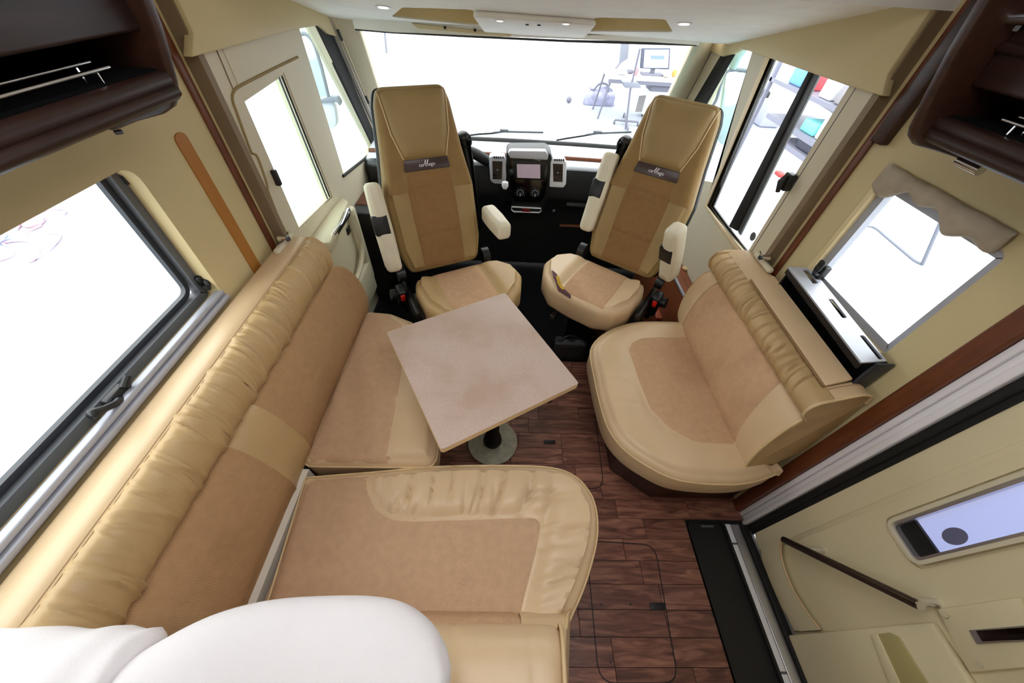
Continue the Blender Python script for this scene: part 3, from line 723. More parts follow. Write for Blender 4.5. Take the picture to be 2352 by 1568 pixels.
# ---- bench on the right
bench = tag(empty('side_bench', (.9, 1, 0)), 'tan leather side bench with fabric seat opposite the sofa, in front of the right window', 'bench')
def Bn(o): return to_local(o, bench)
bo = seat_outline([(1358, 800), (1366, 860), (1382, 930), (1402, 985), (1440, 1032), (1500, 1072), (1560, 1098), (1640, 1108), (1720, 1106), (1785, 1086), (1800, 1070)], .455)+[(1.10, .62), (1.10, 1.42)]+seat_outline([(1590, 737), (1480, 735), (1430, 744), (1385, 765)], .455)
bfab = seat_outline([(1438, 800), (1448, 782), (1476, 770), (1590, 768)], .475)+[(1.03, 1.30), (1.03, .70)]+seat_outline([(1690, 1025), (1640, 1023), (1592, 1018), (1530, 982), (1490, 940), (1465, 880)], .475)
bo = [(p.x, p.y) for p in smooth_path([V3((*q, 0)) for q in bo[-4:][::1]+bo[:11]], 4)]+[(1.10, .612), (1.10, 1.42)]
gb = gathers(.6, 1.3, 8, .004, 41, .02)
def bx_(x, y):
    d = -sd(bfab, x, y)
    if d <= 0: return .0025*math.sin((x-.3*y)*42)*math.exp(-((x-.75)/.12)**2)
    return .008*math.sin(min(1, d/.045)*math.pi/2)+(gb(y, min(1, d/.12)) if x < .7 else gb(x, .5)*.6)
bp_ = Pad(bo, V3((0, 0, .325)), EX, EY, EZ, .14, .035, .006, .06, extra=bx_, n=180)
bs = Bn(bp_.build('seat_cushion', LEATHER, rings=22)); 
sub(bp_.patch('seat_fabric', bfab, FABRICC, puff=.003, n=120, rings=14), bs); sub(bp_.rim('piping', .0045, PIPING, h=.112), bs)
c = pz(1738, 1104, .385); t_ = box('care_tag', (c.x-.014, c.x+.014), (c.y-.004, c.y-.001), (.37, .40), WHITEP); sub(t_, bs)
bb = [(.60, .76), (.78, .622), (1.195, .622), (1.195, 1.42), (.62, 1.42)]
Bn(plate('base', bb, [], V3((0, 0, 0)), EX, EY, EZ, .322, WOODD, bev=.006))
Bn(box('base_handle', (.86, 1.02), (.612, .624), (.262, .285), GREYF, None, bev=.004))
bk = Bn(empty('backrest', (0, 0, 0))); bk.matrix_parent_inverse = Matrix.Translation(-bench.location)
def K_(o): o.parent = bk; return o
lp = [(1.005, .455), (.992, .50), (.990, .58), (1.000, .67), (1.022, .745), (1.052, .786)]
rp_ = [(1.052, .782), (1.028, .806), (1.022, .842), (1.044, .874), (1.090, .888)]
tp_ = [(1.088, .888), (1.12, .905), (1.16, .918), (1.195, .905), (1.208, .86)]
tq_ = [(1.088, .888), (1.115, .904), (1.138, .912), (1.147, .895), (1.148, .83)]
neary = lambda t: .580+.045*t; fary = lambda t: 1.435+.03*math.sin(math.pi*t)+.03*t
def bl(name, pr, a, b, m, ny=40, disp=None):
    # normals must face the room (-X): flip displacement
    return K_(profile_loft(name, pr, a, b, m, None, ny=ny, disp=(lambda y, t, f: disp(y, t, f)) if disp else None))
yA = pX(1705, 1000, 1.0).y; yB = pX(1600, 690, 1.0).y
bl('back_panel', lp, neary, lambda t: yA-.01+.10*t, LEATHER, 16, lambda y, t, f: endround(f, .06, .004))
bl('back_panel', lp, lambda t: yA-.01+.10*t, lambda t: yB, FABRICC, 30, lambda y, t, f: endround(f, .02, .005)+.006*math.sin(math.pi*f))
bl('back_panel', lp, lambda t: yB, fary, LEATHER, 16, lambda y, t, f: endround(f, .05, .004))
g3 = gathers(.68, 1.5, 34, .019, 43, .035, .7)
bl('head_roll', rp_, lambda t: .617+.012*t, lambda t: 1.465+.03*t, LEATHERB, 300, lambda y, t, f: (g3(y, t))*min(1, 5*t*(1-t)+.3)+endround(f, .015, .008))
bl('top_strip', tp_, lambda t: .63+.006*t, .685, LEATHER, 8); bl('top_strip', tp_, 1.19, lambda t: 1.495-.1*t, LEATHER, 14); bl('top_strip', tq_, .685, 1.19, LEATHER, 20)
fl = [pz(1727, 640, .904), pz(1778, 632, .938), pz(1961, 870, .938), pz(1897, 884, .904)]
K_(tube('seam_line', [fl[0]-EZ*.006-EX*.003, fl[3]-EZ*.006-EX*.003], .004, LINE, n=6))
K_(platep('top_flap', fl, -EZ, .012, LEATHER, bev=.004))
for dy in (0, .010):
    pr = smooth_path([V3((a, 0, b)) for a, b in tp_], 4); K_(tube('stitching', [V3((p.x, .672+dy, p.z+.001)) for p in pr], .0012, LINE, n=5))
def bprof(yf, off=0): 
    pts = []
    for pr, y0_ in ((lp, neary), (rp_, lambda t: .617+.012*t), (tp_, lambda t: .63+.006*t)):
        q = smooth_path([V3((a, 0, b)) for a, b in pr], 4); k = len(q); pts += [V3((p.x, y0_(j/(k-1))+off, p.z)) for j, p in enumerate(q)][:-1]
    return pts
ep = bprof(0); v = ep+[V3((1.214, .628, .72)), V3((1.205, .622, .56)), V3((1.12, .60, .455))]
K_(mk('end_panel', v, [tuple(range(len(v)))], LEATHERB)); K_(tube('piping', ep, .0055, PIPING, n=6))
v = []
for pr, yf in ((lp, fary), (rp_, lambda t: 1.465+.03*t), (tp_, lambda t: 1.495-.1*t)):
    q = smooth_path([V3((a, 0, b)) for a, b in pr], 4); k = len(q); v += [V3((p.x, yf(j/(k-1)), p.z)) for j, p in enumerate(q)][:-1]
v += [V3((1.2, 1.40, .455))]; K_(mk('end_panel', v, [tuple(range(len(v)))], LEATHERB))
# ---- silver slotted box between bench and window
sb = tag(empty('slotted_box', (1.2, 1, .8)), 'silver-topped dark storage box with three slots behind the bench under the window', 'storage box')
def Sb(o): return to_local(o, sb)
ZB = 1.02
top = [(pz(x, y, ZB).x, pz(x, y, ZB).y) for x, y in ((1810, 612), (1864, 615), (2037, 829), (1979, 832))]
slots = [fillet([(pz(x, y, ZB).x, pz(x, y, ZB).y) for x, y in q], .006, 3) for q in (((1843, 618), (1856, 619), (1880, 650), (1868, 652)), ((1902, 686), (1913, 686), (1946, 729), (1935, 731)), ((1974, 770), (1985, 770), (2030, 824), (2019, 826)))]
Sb(plate('box_lid', top, slots, V3((0, 0, ZB-.006)), EX, EY, EZ, .006, SILVER))
tx = min(p[0] for p in top); ty0 = min(p[1] for p in top); ty1 = max(p[1] for p in top)
Sb(platep('box_front', [V3((top[0][0]+.004, top[0][1], ZB-.006)), V3((top[3][0]+.004, top[3][1], ZB-.006)), V3((top[3][0]+.004, top[3][1], ZB-.03)), V3((top[0][0]+.004, top[0][1], ZB-.03))], EX, .006, BLACKP))
Sb(box('box_back', (1.205, 1.213), (ty0, ty1), (.84, ZB-.02), BLACKP, None))
Sb(box('box_end', (1.152, 1.212), (ty0-.004, ty0+.004), (.84, ZB-.004), DGREYF, None, bev=.002))
Sb(box('box_end', (1.152, 1.212), (ty1-.006, ty1), (.84, ZB-.004), BLACKP, None, bev=.002))
Sb(box('box_floor', (1.152, 1.212), (ty0, ty1), (.84, .846), BLACKP, None))
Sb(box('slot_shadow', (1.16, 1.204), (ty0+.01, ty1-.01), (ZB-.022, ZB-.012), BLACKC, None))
st = [pz(x, y, .90) for x, y in ((1856, 712), (1875, 735), (1895, 762), (1912, 785), (1918, 790), (1940, 815), (1966, 846))]
o = tube('wooden_stick', st[:5], [.010, .007, .005, .005, .004], mat('pale_wood', (206, 184, 122), .6), n=6); tag(o, 'pale bent wooden stick lying in the dark box behind the bench', 'stick')
o = tube('wooden_stick', st[4:], [.008, .006, .005], MATS['pale_wood'], n=6); tag(o, 'short pale stick nearest the entry door in the dark box behind the bench', 'stick')
# ---- swivel cab seats
def swivel_seat(name, label, loc, ang, driver):
    R = tag(empty(name, (loc[0], loc[1], 0), ang), label, 'seat', 'swivelled cab seats')
    def A(o): o.parent = R; return o
    sl = math.hypot(.27, .81); Vb = V3((0, .27/sl, .81/sl)); Nb = V3((0, -.81/sl, .27/sl)); Ob = V3((0, 0, .565))
    out = fillet([(-.205, 0), (.205, 0), (.235, .14), (.238, .42), (.205, .60), (.178, .80), (.155, .865), (-.155, .865), (-.178, .80), (-.205, .60), (-.238, .42), (-.235, .14)], [.05, .05, .08, .1, .1, .1, .04, .04, .1, .1, .1, .08], 4)
    def ex(u, v):
        b = max(0, min(1, (abs(u)-.132)/.06)); h = .018*math.sin(b*math.pi/2)*(1 if v < .5 else max(0, 1-(v-.5)/.15))
        for s0 in (.20, .43): h -= .006*math.exp(-((v-s0)/.006)**2)*(abs(u) < .125)
        return h
    bp2 = Pad(out, Ob-Nb*.10, EX, Vb, Nb, .10, .035, .006, .05, extra=ex, n=200)
    bk = A(bp2.build('backrest', SUEDEL, rings=36))
    sub(bp2.patch('upper_wing', [(-.225, .42), (.225, .42), (.20, .60), (.17, .80), (.15, .85), (-.15, .85), (-.17, .80), (-.20, .60)], SUEDE, puff=.004, n=120, rings=16, sink=.0), bk)
    sub(bp2.patch('centre_fabric', [(-.118, .022), (.118, .022), (.122, .30), (.120, .515), (-.120, .515), (-.122, .30)], SUEDEC, puff=.0075, n=140, rings=22, sink=-.001), bk)
    sub(bp2.patch('head_cushion', fillet([(-.108, .566), (.108, .566), (.140, .68), (.158, .85), (-.158, .85), (-.140, .68)], [.03, .03, .03, .03, .03, .03], 4), SUEDEL, puff=.030, w=.02, n=90, rings=10), bk)
    hs = [bp2.P(u, v, bp2.top(u, v)+.004) for u, v in densify([(-.158, .85), (-.141, .68), (-.108, .568)], 8)]; sub(tube('piping', hs, .0035, PIPING, n=6), bk)
    hs = [bp2.P(u, v, bp2.top(u, v)+.004) for u, v in densify([(.158, .85), (.141, .68), (.108, .568)], 8)]; sub(tube('piping', hs, .0035, PIPING, n=6), bk)
    # name plate
    Op = bp2.P(0, .54, bp2.top(0, .54)); Op = Op+Nb*.004
    pl = sub(plate('name_plate', fillet([(-.118, -.026), (.118, -.026), (.110, .026), (-.110, .026)], .006, 3), [], Op, EX, Vb, Nb, .006, mat('plate_brown_'+name, (62, 44, 40), .35), bev=.002), bk)
    M = Matrix.Translation(Op+Nb*.0065-Vb*.009) @ Matrix((EX, Vb, Nb)).transposed().to_4x4()
    sub(text_mesh('lettering', 'carthago', .024, WHITEP, None, M, .0006), bk)
    for k in (-.006, .006):
        q = Op+Nb*.0068+EX*(k-.002)+Vb*.010
        sub(obox('emblem_stroke', q, (EX*.5+Vb).normalized(), (EX-Vb*.5).normalized(), Nb, (-.007, .010), (-.0022, .0022), (0, .0012), WHITEP), bk)
    sub(plate('back_shell', [(x*1.045, y*1.01-.004) for x, y in out], [], Ob-Nb*.135, EX, Vb, Nb, .05, BLACKP, bev=.012), bk)
    # cushion
    ic = 1 if driver else -1
    co = [(ic*a_, b_) for a_, b_ in ((-.19, .0), (.20, .015), (.32, -.015), (.395, -.10), (.40, -.19), (.34, -.30), (.24, -.385), (.10, -.405), (-.06, -.405), (-.15, -.36), (-.205, -.25), (-.215, -.10))]
    co = fillet(co if driver else co[::-1], .05, 3)
    def cex(u, v): b = max(0, min(1, (abs(u-ic*.05)-.145)/.06)); return .020*math.sin(b*math.pi/2)-(0.004*math.exp(-((v+.33)/.008)**2) if abs(u-ic*.05) < .13 else 0)
    cp = Pad(co, V3((0, 0, .395)), EX, EY, EZ, .15, .04, .006, .05, extra=cex, n=130)
    cu = A(cp.build('seat_cushion', LEATHERB if driver else LEATHER, rings=16))
    sub(cp.patch('centre_fabric', [(ic*.05+a_, b_) for a_, b_ in ((-.135, -.01), (.135, -.01), (.14, -.25), (.135, -.375), (-.135, -.375), (-.14, -.25))], FABRICC, puff=.006, n=100, rings=12), cu)
    if not driver:
        tp4 = [(-.300, -.275), (-.255, -.335), (-.19, -.382), (-.10, -.396), (-.11, -.380), (-.19, -.350), (-.26, -.290)]
        sub(cp.patch('torn_seam', tp4, mat('tear_purple', (92, 58, 62), .8), puff=.002, n=40, rings=4, sink=-.002, w=.02), cu)
        sub(cp.patch('exposed_foam', [(-.25, -.315), (-.215, -.355), (-.17, -.372), (-.16, -.362), (-.20, -.338), (-.235, -.305)], FOAM, puff=.006, n=30, rings=4, sink=-.005), cu)
    # base, rails and recliner housings
    A(box('swivel_plate', (-.20, .20), (-.36, .02), (.355, .395), BLACKP, None, bev=.01))
    A(box('pedestal', (-.17, .17), (-.20, .14), (-.02, .355), BLACKP, None, bev=.02))
    for s in (-1, 1):
        A(box('slide_rail', (s*.19-.016, s*.19+.016), (-.40, .10), (.325, .355), STEEL, None, bev=.004))
        A(box('side_cover', (min(s*.225, s*.262), max(s*.225, s*.262)), (-.24, .06), (.37, .50), BLACKP, None, bev=.015))
        A(tube('recliner_hub', [V3((s*.232, .03, .57)), V3((s*.275, .03, .57))], .045, BLACKP, n=18))
    ob = -1 if driver else 1       # outboard side
    # belt buckle outboard
    O = V3((ob*.285, -.03, .45)); U2 = V3((0, -.35, 1)).normalized(); W2 = EX.cross(U2)
    bu = A(obox('belt_buckle', O, EX, U2, W2, (-.024, .024), (-.08, .10), (-.035, .035), BLACKP, None, bev=.012))
    sub(obox('release_button', O+U2*.055-W2*.034 if W2.y > 0 else O+U2*.055+W2*.034, EX, U2, W2, (-.012, .012), (-.028, .028), (-.006, .006), RED, None, bev=.002), bu)
    A(tube('belt_stalk', [O-U2*.08, O-U2*.16+EX*ob*-.02, V3((ob*.23, .0, .34))], .016, BLACKP))
    A(tube('buckle_knob', [O+U2*.05+EX*ob*.02, O+U2*.06+EX*ob*.055], .030, BLACKP, n=14))
    # shoulder belt tower inboard
    ib = -ob
    tw = [Ob+Vb*.18-Nb*.10+EX*ib*.252, Ob+Vb*.45-Nb*.11+EX*ib*.262, Ob+Vb*.60-Nb*.10+EX*ib*.250, Ob+Vb*.655-Nb*.08+EX*ib*.235]
    A(tube('belt_tower', smooth_path(tw, 4), [.026]*5+[.030]*5+[.036, .034, .024], BLACKP, n=10))
    A(tube('belt_loop', [Ob+Vb*.62-Nb*.07+EX*ib*(.255+.022*math.cos(a))+Vb*.03*math.sin(a) for a in [k*math.pi/6 for k in range(12)]], .007, BLACKP, closed=True))
    A(obox('belt_webbing', Ob+EX*ib*.262-Nb*.07, EX, Vb, Nb, (-.003, .003), (.15, .62), (-.022, .022), BLACKC, None))
    # armrests
    def armrest(s, up, v0=.05, v1=.49, uo=.285):
        if up == 'tilt':
            O2 = V3((s*.285, -.01, .64)); V3_ = V3((-s*.055, -.13, .36)).normalized(); N3 = (V3((-s*.3, -.95, -.1))); N3 = (N3-V3_*N3.dot(V3_)).normalized(); U3 = V3_.cross(N3); L0, L1 = 0, .36
        elif up: O2 = Ob+EX*s*uo+Nb*.01; U3, V3_, N3 = EX, Vb, Nb; L0, L1 = v0, v1
        else: O2 = V3((s*.30, .10, .81)); U3, V3_, N3 = EX, V3((0, -1, .0)), EZ; L0, L1 = 0, .25
        poly = fillet([(-.042, L0), (.042, L0), (.045, (L0+L1)/2), (.038, L1), (-.038, L1), (-.045, (L0+L1)/2)], [.03, .03, .05, .025, .025, .05], 4)
        ap = Pad(poly, O2-N3*.05, U3, V3_, N3, .09, .022, .004, .02, n=60)
        ar = A(ap.build('armrest', ARMW, rings=4, rb=.02))
        if up:
            mv = L0+(L1-L0)*.56
            sub(obox('armrest_clip', O2, U3, V3_, N3, (-.047, .030), (mv-.050, mv+.050), (-.03, .0445), BLACKP, None, bev=.010), ar)
    if driver: armrest(-1, True); armrest(1, False)
    else: armrest(-1, True, .14, .57, .262); armrest(1, 'tilt')
    return R
swivel_seat('swivel_seat', 'tan driver seat turned into the room, in front of the steering wheel, right armrest lowered', (-.325, 1.70), math.radians(26), True)
swivel_seat('swivel_seat', 'tan passenger seat with torn cushion turned towards the table, beside the sliding window', (.695, 1.765), math.radians(-35), False)
LOCK = mat('locker_walnut', (40, 20, 13), .45, var=.3, vscale=5, stretch=(12, 1.2, 12), coat=.05)
# ================================================================== CABINETS, DOORS, DASHBOARD
def xz_loft(name, prof, y0, y1, m, parent, root, closed=False):
    P = [[V3((a, y0, b)) for a, b in prof], [V3((a, y1, b)) for a, b in prof]]
    o = gridmesh(name, P, m, None, closed_v=closed, cap=closed); return to_local(o, root)
def cabinet(name, label, s, YE, endpix, X0, kx):
    """overhead locker: end board, lower fascia with lip, open shelf with chrome rails, upper flap"""
    R = tag(empty(name, (s*.8, 0, 1.55)), label, 'cabinet', 'overhead lockers')
    XW = XL if s < 0 else XR
    def X(d): return XW-s*d          # d = distance from the wall into the room
    D = abs(XW-X0)
    e = [pY(x, y, YE) for x, y in endpix]
    pts = e+[V3((XW, YE, e[-1].z+.02)), V3((XW, YE, 2.05)), V3((e[0].x, YE, 2.05))]
    to_local(platep('end_board', pts, EY, -.028, WOODD, bev=.008), R)
    y0, y1 = -1.5, YE-.028
    z0 = 1.8-abs(X0)/kx[0]; zl = z0+.052; zo = 1.8-abs(X(D-.02))/kx[1]
    # lower fascia: rounded underside, two ridges, lip
    fa = [(X(.0), z0+.03), (X(D*.35), z0+.012), (X(D-.05), z0+.002), (X(D-.012), z0+.0), (X(D), z0+.010), (X(D), z0+.022), (X(D-.008), z0+.026), (X(D-.004), z0+.032), (X(D-.006), zl-.006), (X(D-.018), zl), (X(D-.04), zl-.004), (X(.0), zl-.006)]
    xz_loft('lower_fascia', fa, y0, y1, LOCK, None, R, closed=True)
    to_local(box('upper_flap', tuple(sorted((X(D-.035), X(D-.01)))), (y0, y1), (zo, 2.03), LOCK, None, bev=.006), R)
    to_local(box('flap_ridge', tuple(sorted((X(D-.03), X(D-.002)))), (y0, y1), (zo+.055, zo+.075), LOCK, None, bev=.006), R)
    to_local(box('back_panel', tuple(sorted((X(.0), X(.01)))), (y0, y1), (zl, 2.03), BLACKP, None), R)
    to_local(box('shelf_roof', tuple(sorted((X(.0), X(D-.03)))), (y0, y1), (zo+.05, zo+.056), BLACKP, None), R)
    to_local(box('shelf_shade', tuple(sorted((X(.01), X(D-.024)))), (y0, y1), (zl-.004, zl+.001), BLACKC, None), R)  # black sheet over the shelf floor, the opening's shade put into its colour
    for i, (dx, dz) in enumerate(((.030, .020), (.060, .026))):
        ya = y1-.10
        rl = to_local(tube('chrome_rail', [V3((X(D-dx), y0, zl+dz)), V3((X(D-dx), ya, zl+dz))], .0035, CHROME, n=8), R)
        for k in range(4):
            yy = ya-.03-k*.24
            to_local(tube('rail_post', [V3((X(D-dx), yy, zl-.006)), V3((X(D-dx), yy, zl+dz))], .0025, CHROME, n=6), R)
    return R, X, D, zo
cL = cabinet('overhead_locker', 'dark walnut overhead locker with open chrome-railed shelf at the upper left', -1, .93,
        [(352, -10), (378, 60), (398, 130), (414, 190), (417, 215), (411, 240), (388, 256), (330, 272), (278, 294)], -.70, (2.87, 5.5))
cR = cabinet('overhead_locker', 'dark walnut overhead locker with chrome lever lock at the upper right', 1, .95,
        [(2252, -20), (2172, 114), (2117, 220), (2083, 290), (2079, 310), (2089, 327), (2134, 340), (2189, 358)], .98, (3.97, 7.2))
# lever lock on the right flap
R, X, D, zo = cR
c = pX(2318, 22, X(D-.009)); 
lk = to_local(obox('lock_plate', c, EY, EZ, -EX, (-.05, .03), (-.028, .04), (0, .004), SILVER, None, bev=.002), R)
to_local(tube('lock_lever', smooth_path([c+V3((-.012, .022, -.012)), c+V3((-.018, -.01, -.016)), c+V3((-.022, -.05, -.010)), c+V3((-.02, -.09, -.006))], 4), [.004]+[.010]*11+[.006], CHROME), R)
c = pX(2228, 380, cR[1](.12)); to_local(tube('ribbed_lamp', [c+V3((0, -.03, 0)), c+V3((0, .03, 0))], .012, CHROME, n=12), R)
c = pX(270, 300, -.86); to_local(disc('screw_cap', c, -EZ, .008, .006, GREYF, n=10), cL[0])
# dark inner band between the locker and the cream panel on each side
struct(box('trim_14', (XR-.03, XR), (YB-.135, YB-.085), (1.45, 2.1), WOODD, bev=.006))
# ---- entry door (door_1)
DX = XR+.016
door = struct(empty('door_1', (DX, .4, 0)))
def D_(o): return to_local(o, door)
dwy0, dwy1 = pX(2118, 1288, DX).y, pX(2060, 1203, DX).y; dwz0 = pX(2085, 1245, DX).z; dwz1 = 1.85
D_(plate('door_leaf', rrect(-1.15, .468, .004, 1.95, .05), [rrect(dwy0, dwy1, dwz0, dwz1, .03)], V3((DX, 0, 0)), EY, EZ, EX, .03, DOORC))
# raised centre field with a sloping edge line and lower bulge
D_(plate('raised_field', [(-1.1, .06), (.372, .06), (.372, 1.90), (-1.1, 1.90)], [rrect(dwy0-.02, dwy1+.02, dwz0-.02, dwz1+.02, .03)], V3((DX-.010, 0, 0)), EY, EZ, EX, .012, DOORC, bev=0))
D_(plate('edge_bevel', [(.372, .06), (.392, .06), (.392, 1.9), (.372, 1.9)], [], V3((DX-.004, 0, 0)), EY, EZ, EX, .008, DOORC, bev=.003))
fr = rrect(dwy0-.012, dwy1+.012, dwz0-.012, dwz1+.012, .035)
D_(ringplate('window_frame', fr, V3((DX-.022, 0, 0)), EY, EZ, EX, .010, .03, PILLAR))
D_(ringplate('window_seal', inset(fr, .010), V3((DX-.016, 0, 0)), EY, EZ, EX, .008, .02, ALU))
m = FROST; b_ = m.node_tree.nodes['Principled BSDF']; b_.inputs['Transmission Weight'].default_value = .9; b_.inputs['Roughness'].default_value = .55
D_(plate('frosted_pane', inset(fr, .016), [], V3((DX+.008, 0, 0)), EY, EZ, EX, .004, m))
D_(box('pane_band', (DX-.001, DX+.007), (dwy0, dwy1), (dwz0, dwz0+.062), RUBBER, None))
c = pX(2193, 1231, DX+.004); U_, V_ = EY, EZ
D_(plate('oval_sticker', [(.020*math.cos(a), .032*math.sin(a)) for a in [i*math.pi/12 for i in range(24)]], [], V3((DX+.003, c.y, c.z)), EY, EZ, EX, .001, mat('sticker_blue_grey', (110, 112, 140), .5)))
# pocket with curved lip
lip = [pX(x, y, DX-.03) for x, y in ((1797, 1236), (1793, 1262), (1800, 1300), (1820, 1350), (1850, 1400), (1884, 1446))]
lipb = [pX(x, y, DX-.03) for x, y in ((1738, 1262), (1742, 1290), (1752, 1330), (1770, 1370), (1795, 1410), (1815, 1450))]
sl_ = smooth_path(lip, 6); slb = smooth_path(lipb, 6)
D_(gridmesh('pocket_front', [[a+(b-a)*f+EX*(.018*f*f) for a, b in zip(sl_, slb)] for f in (0, .15, .4, .7, 1)], DOORC))
D_(tube('pocket_lip', sl_, .0035, PIPING, n=8)); D_(tube('pocket_crease', [p+EX*.019 for p in slb], .003, TAUPE, n=6))
D_(tube('pocket_crease', [sl_[-1]+EX*.004, slb[-1]+EX*.016], .003, TAUPE, n=6))
# handrail with two stand-offs
h0, h1 = pX(1800, 1239, DX-.075), pX(2112, 1390, DX-.075); hd_ = (h1-h0).normalized()
D_(tube('handrail', [h0, h1], .0125, STEEL, n=16))
for f in (.22, .97):
    a = h0+(h1-h0)*f; D_(tube('handrail_mount', [a, a+EX*.072], .012, CHROME, n=14))
D_(disc('handrail_cap', h1, hd_, .0128, .004, CHROME, n=16))
# lock cover with handle
q = [pX(x, y, DX-.012) for x, y in ((2160, 1398), (2352, 1370), (2400, 1530), (2235, 1545))]
D_(platep('lock_cover', q, EX, -.012, DOORC, bev=.005))
for p in ((2172, 1411), (2250, 1526)): D_(disc('cover_screw', pX(*p, DX-.026), -EX, .007, .003, CREAM2, n=12))
q = [pX(x, y, DX-.026) for x, y in ((2228, 1447), (2400, 1432), (2400, 1470), (2246, 1479))]
D_(platep('handle_recess', q, EX, -.004, ALU, bev=.001))
q = [pX(x, y, DX-.031) for x, y in ((2246, 1447), (2400, 1436), (2400, 1468), (2262, 1474))]
D_(platep('door_handle', q, EX, -.008, BLACKG, bev=.003))
# lower ledge and grip recess
q = [pX(x, y, DX-.012) for x, y in ((1820, 1458), (2152, 1428), (2245, 1568), (2290, 1640), (1850, 1640), (1835, 1560), (1812, 1500))]
D_(platep('lower_field', q, EX, -.022, DOORC, bev=.008))
q = [pX(x, y, DX-.036) for x, y in ((2003, 1458), (2045, 1452), (2066, 1462), (2140, 1580), (2060, 1590))]
D_(platep('grip_recess', q, EX, -.004, mat('recess_cream', (178, 166, 112), .5), bev=.002)) 
q = [pX(x, y, DX-.038) for x, y in ((2003, 1458), (2018, 1456), (2080, 1590), (2055, 1590))]
D_(platep('grip_edge', q, EX, -.006, DOORC, bev=.002))
D_(box('door_gasket', (DX-.004, DX+.02), (.46, .480), (.0, 1.95), RUBBER, None))
# ---- step tray at the entrance
tr = tag(empty('step_tray', (1.02, .1, 0)), 'black plastic step tray set into the floor in front of the entry door', 'step tray')
tx0, tx1, tyf = .928, 1.114, .520
to_local(box('tray_floor', (tx0, tx1), (-1.2, tyf), (-.0115, -.007), mat('tray_black', (16, 17, 20), .45, bump=.3, bscale=120), None), tr)
rp2 = fillet([(tx0, -1.2), (tx1, -1.2), (tx1, tyf), (tx0, tyf)], [.01, .01, .03, .045], 5)
to_local(ringplate('tray_rim', rp2, V3((0, 0, -.0115)), EX, EY, EZ, .012, .020, BLACKP), tr)
to_local(box('tray_slot', (1.0, 1.06), (tyf-.030, tyf-.022), (-.006, -.002), GREYF, None), tr)
# ---- driver door (door_2)
d2 = struct(empty('door_2', (CL, 1.7, .5)))
def E_(o): return to_local(o, d2)
seam = smooth_path([pX(x, y, CL+.002) for x, y in ((684, 131), (640, 152), (565, 190), (540, 206), (534, 228), (545, 262), (575, 345), (581, 352), (592, 362), (612, 420), (616, 440), (640, 500), (660, 545))], 3)
E_(tube('door_seam', seam, .0045, mat('seam_shadow', (150, 128, 84), .7), n=6))
q = [(557, 229), (652, 166), (764, 452), (688, 530)]
fq = px2(q, CL); E_(ringplate('window_frame', fq, V3((CL-.004, 0, 0)), EY, EZ, -EX, .016, .02, PILLAR))
E_(plate('window_pane', px2(q, CL-.03), [], V3((CL-.03, 0, 0)), EY, EZ, -EX, .003, TINT))
for a, b, r, mm in (((655, 172), (764, 448), .006, HEADBEIGE), ((646, 172), (757, 452), .004, RUBBER), ((640, 176), (752, 456), .004, GREYF)):
    E_(tube('window_channel', [pX(*a, CL-.006), pX(*b, CL-.006)], r, mm, n=6))
E_(tube('window_channel', [pX(762, 452, CL-.006), pX(690, 532, CL-.006)], .005, RUBBER, n=6))
c = pX(632, 408, CL+.004); E_(obox('lock_pin', c, EY, EZ, EX, (-.010, .010), (-.03, .03), (-.006, .014), BLACKP, None, bev=.004))
# door card: ledge, hollow, grab handle, switch
zc = .84
ledge = [pX(762, 458, CL), pz(786, 452, zc), pz(800, 462, zc), pz(758, 556, zc), pz(716, 560, zc)]
ledge[0].z = zc; ledge.append(V3((CL, ledge[-1].y, zc)))
E_(platep('card_ledge', ledge, -EZ, .05, CREAM2, bev=.008))
ci = [pz(800, 462, zc), pz(816, 468, zc)]
fx = ci[1].x; yf = ci[1].y
E_(box('door_card', (CL, fx-.035), (1.36, yf), (.30, zc-.04), CREAM2, None, bev=.015))
E_(box('card_post', (fx-.045, fx), (yf-.07, yf), (.36, zc-.005), CREAM2, None, bev=.018))
E_(box('card_pocket', (fx-.05, fx+.005), (1.36, yf-.02), (.28, .50), CREAM2, None, bev=.02))
rim = smooth_path([V3((fx-.01, yf-.05, .80)), V3((fx-.008, yf-.04, .70)), V3((fx-.006, yf-.07, .60)), V3((fx-.004, yf-.2, .53)), V3((fx-.004, 1.38, .52))], 5)
E_(tube('card_rim', rim, .014, CREAM2, n=10))
g0, g1 = pz(799, 482, .845), pz(757, 548, .83)
E_(tube('grab_handle', smooth_path([g0-EZ*.02, g0+EZ*.004, g0+(g1-g0)*.5+EX*.01, g1], 5), .009, CHROME, n=10))
E_(tube('handle_base', [g0-EZ*.024+(-EX*.008), g1-EZ*.024-EX*.008], .014, BLACKP, n=8))
c = pz(797, 528, .74); E_(obox('window_switch', c, EY, EZ, EX, (-.024, .024), (-.02, .02), (-.012, .012), BLACKP, None, bev=.004))
c = pz(768, 580, .72); E_(obox('door_opener', c, EY, EZ, EX, (-.02, .05), (-.04, .03), (-.01, .01), BLACKP, None, bev=.006))
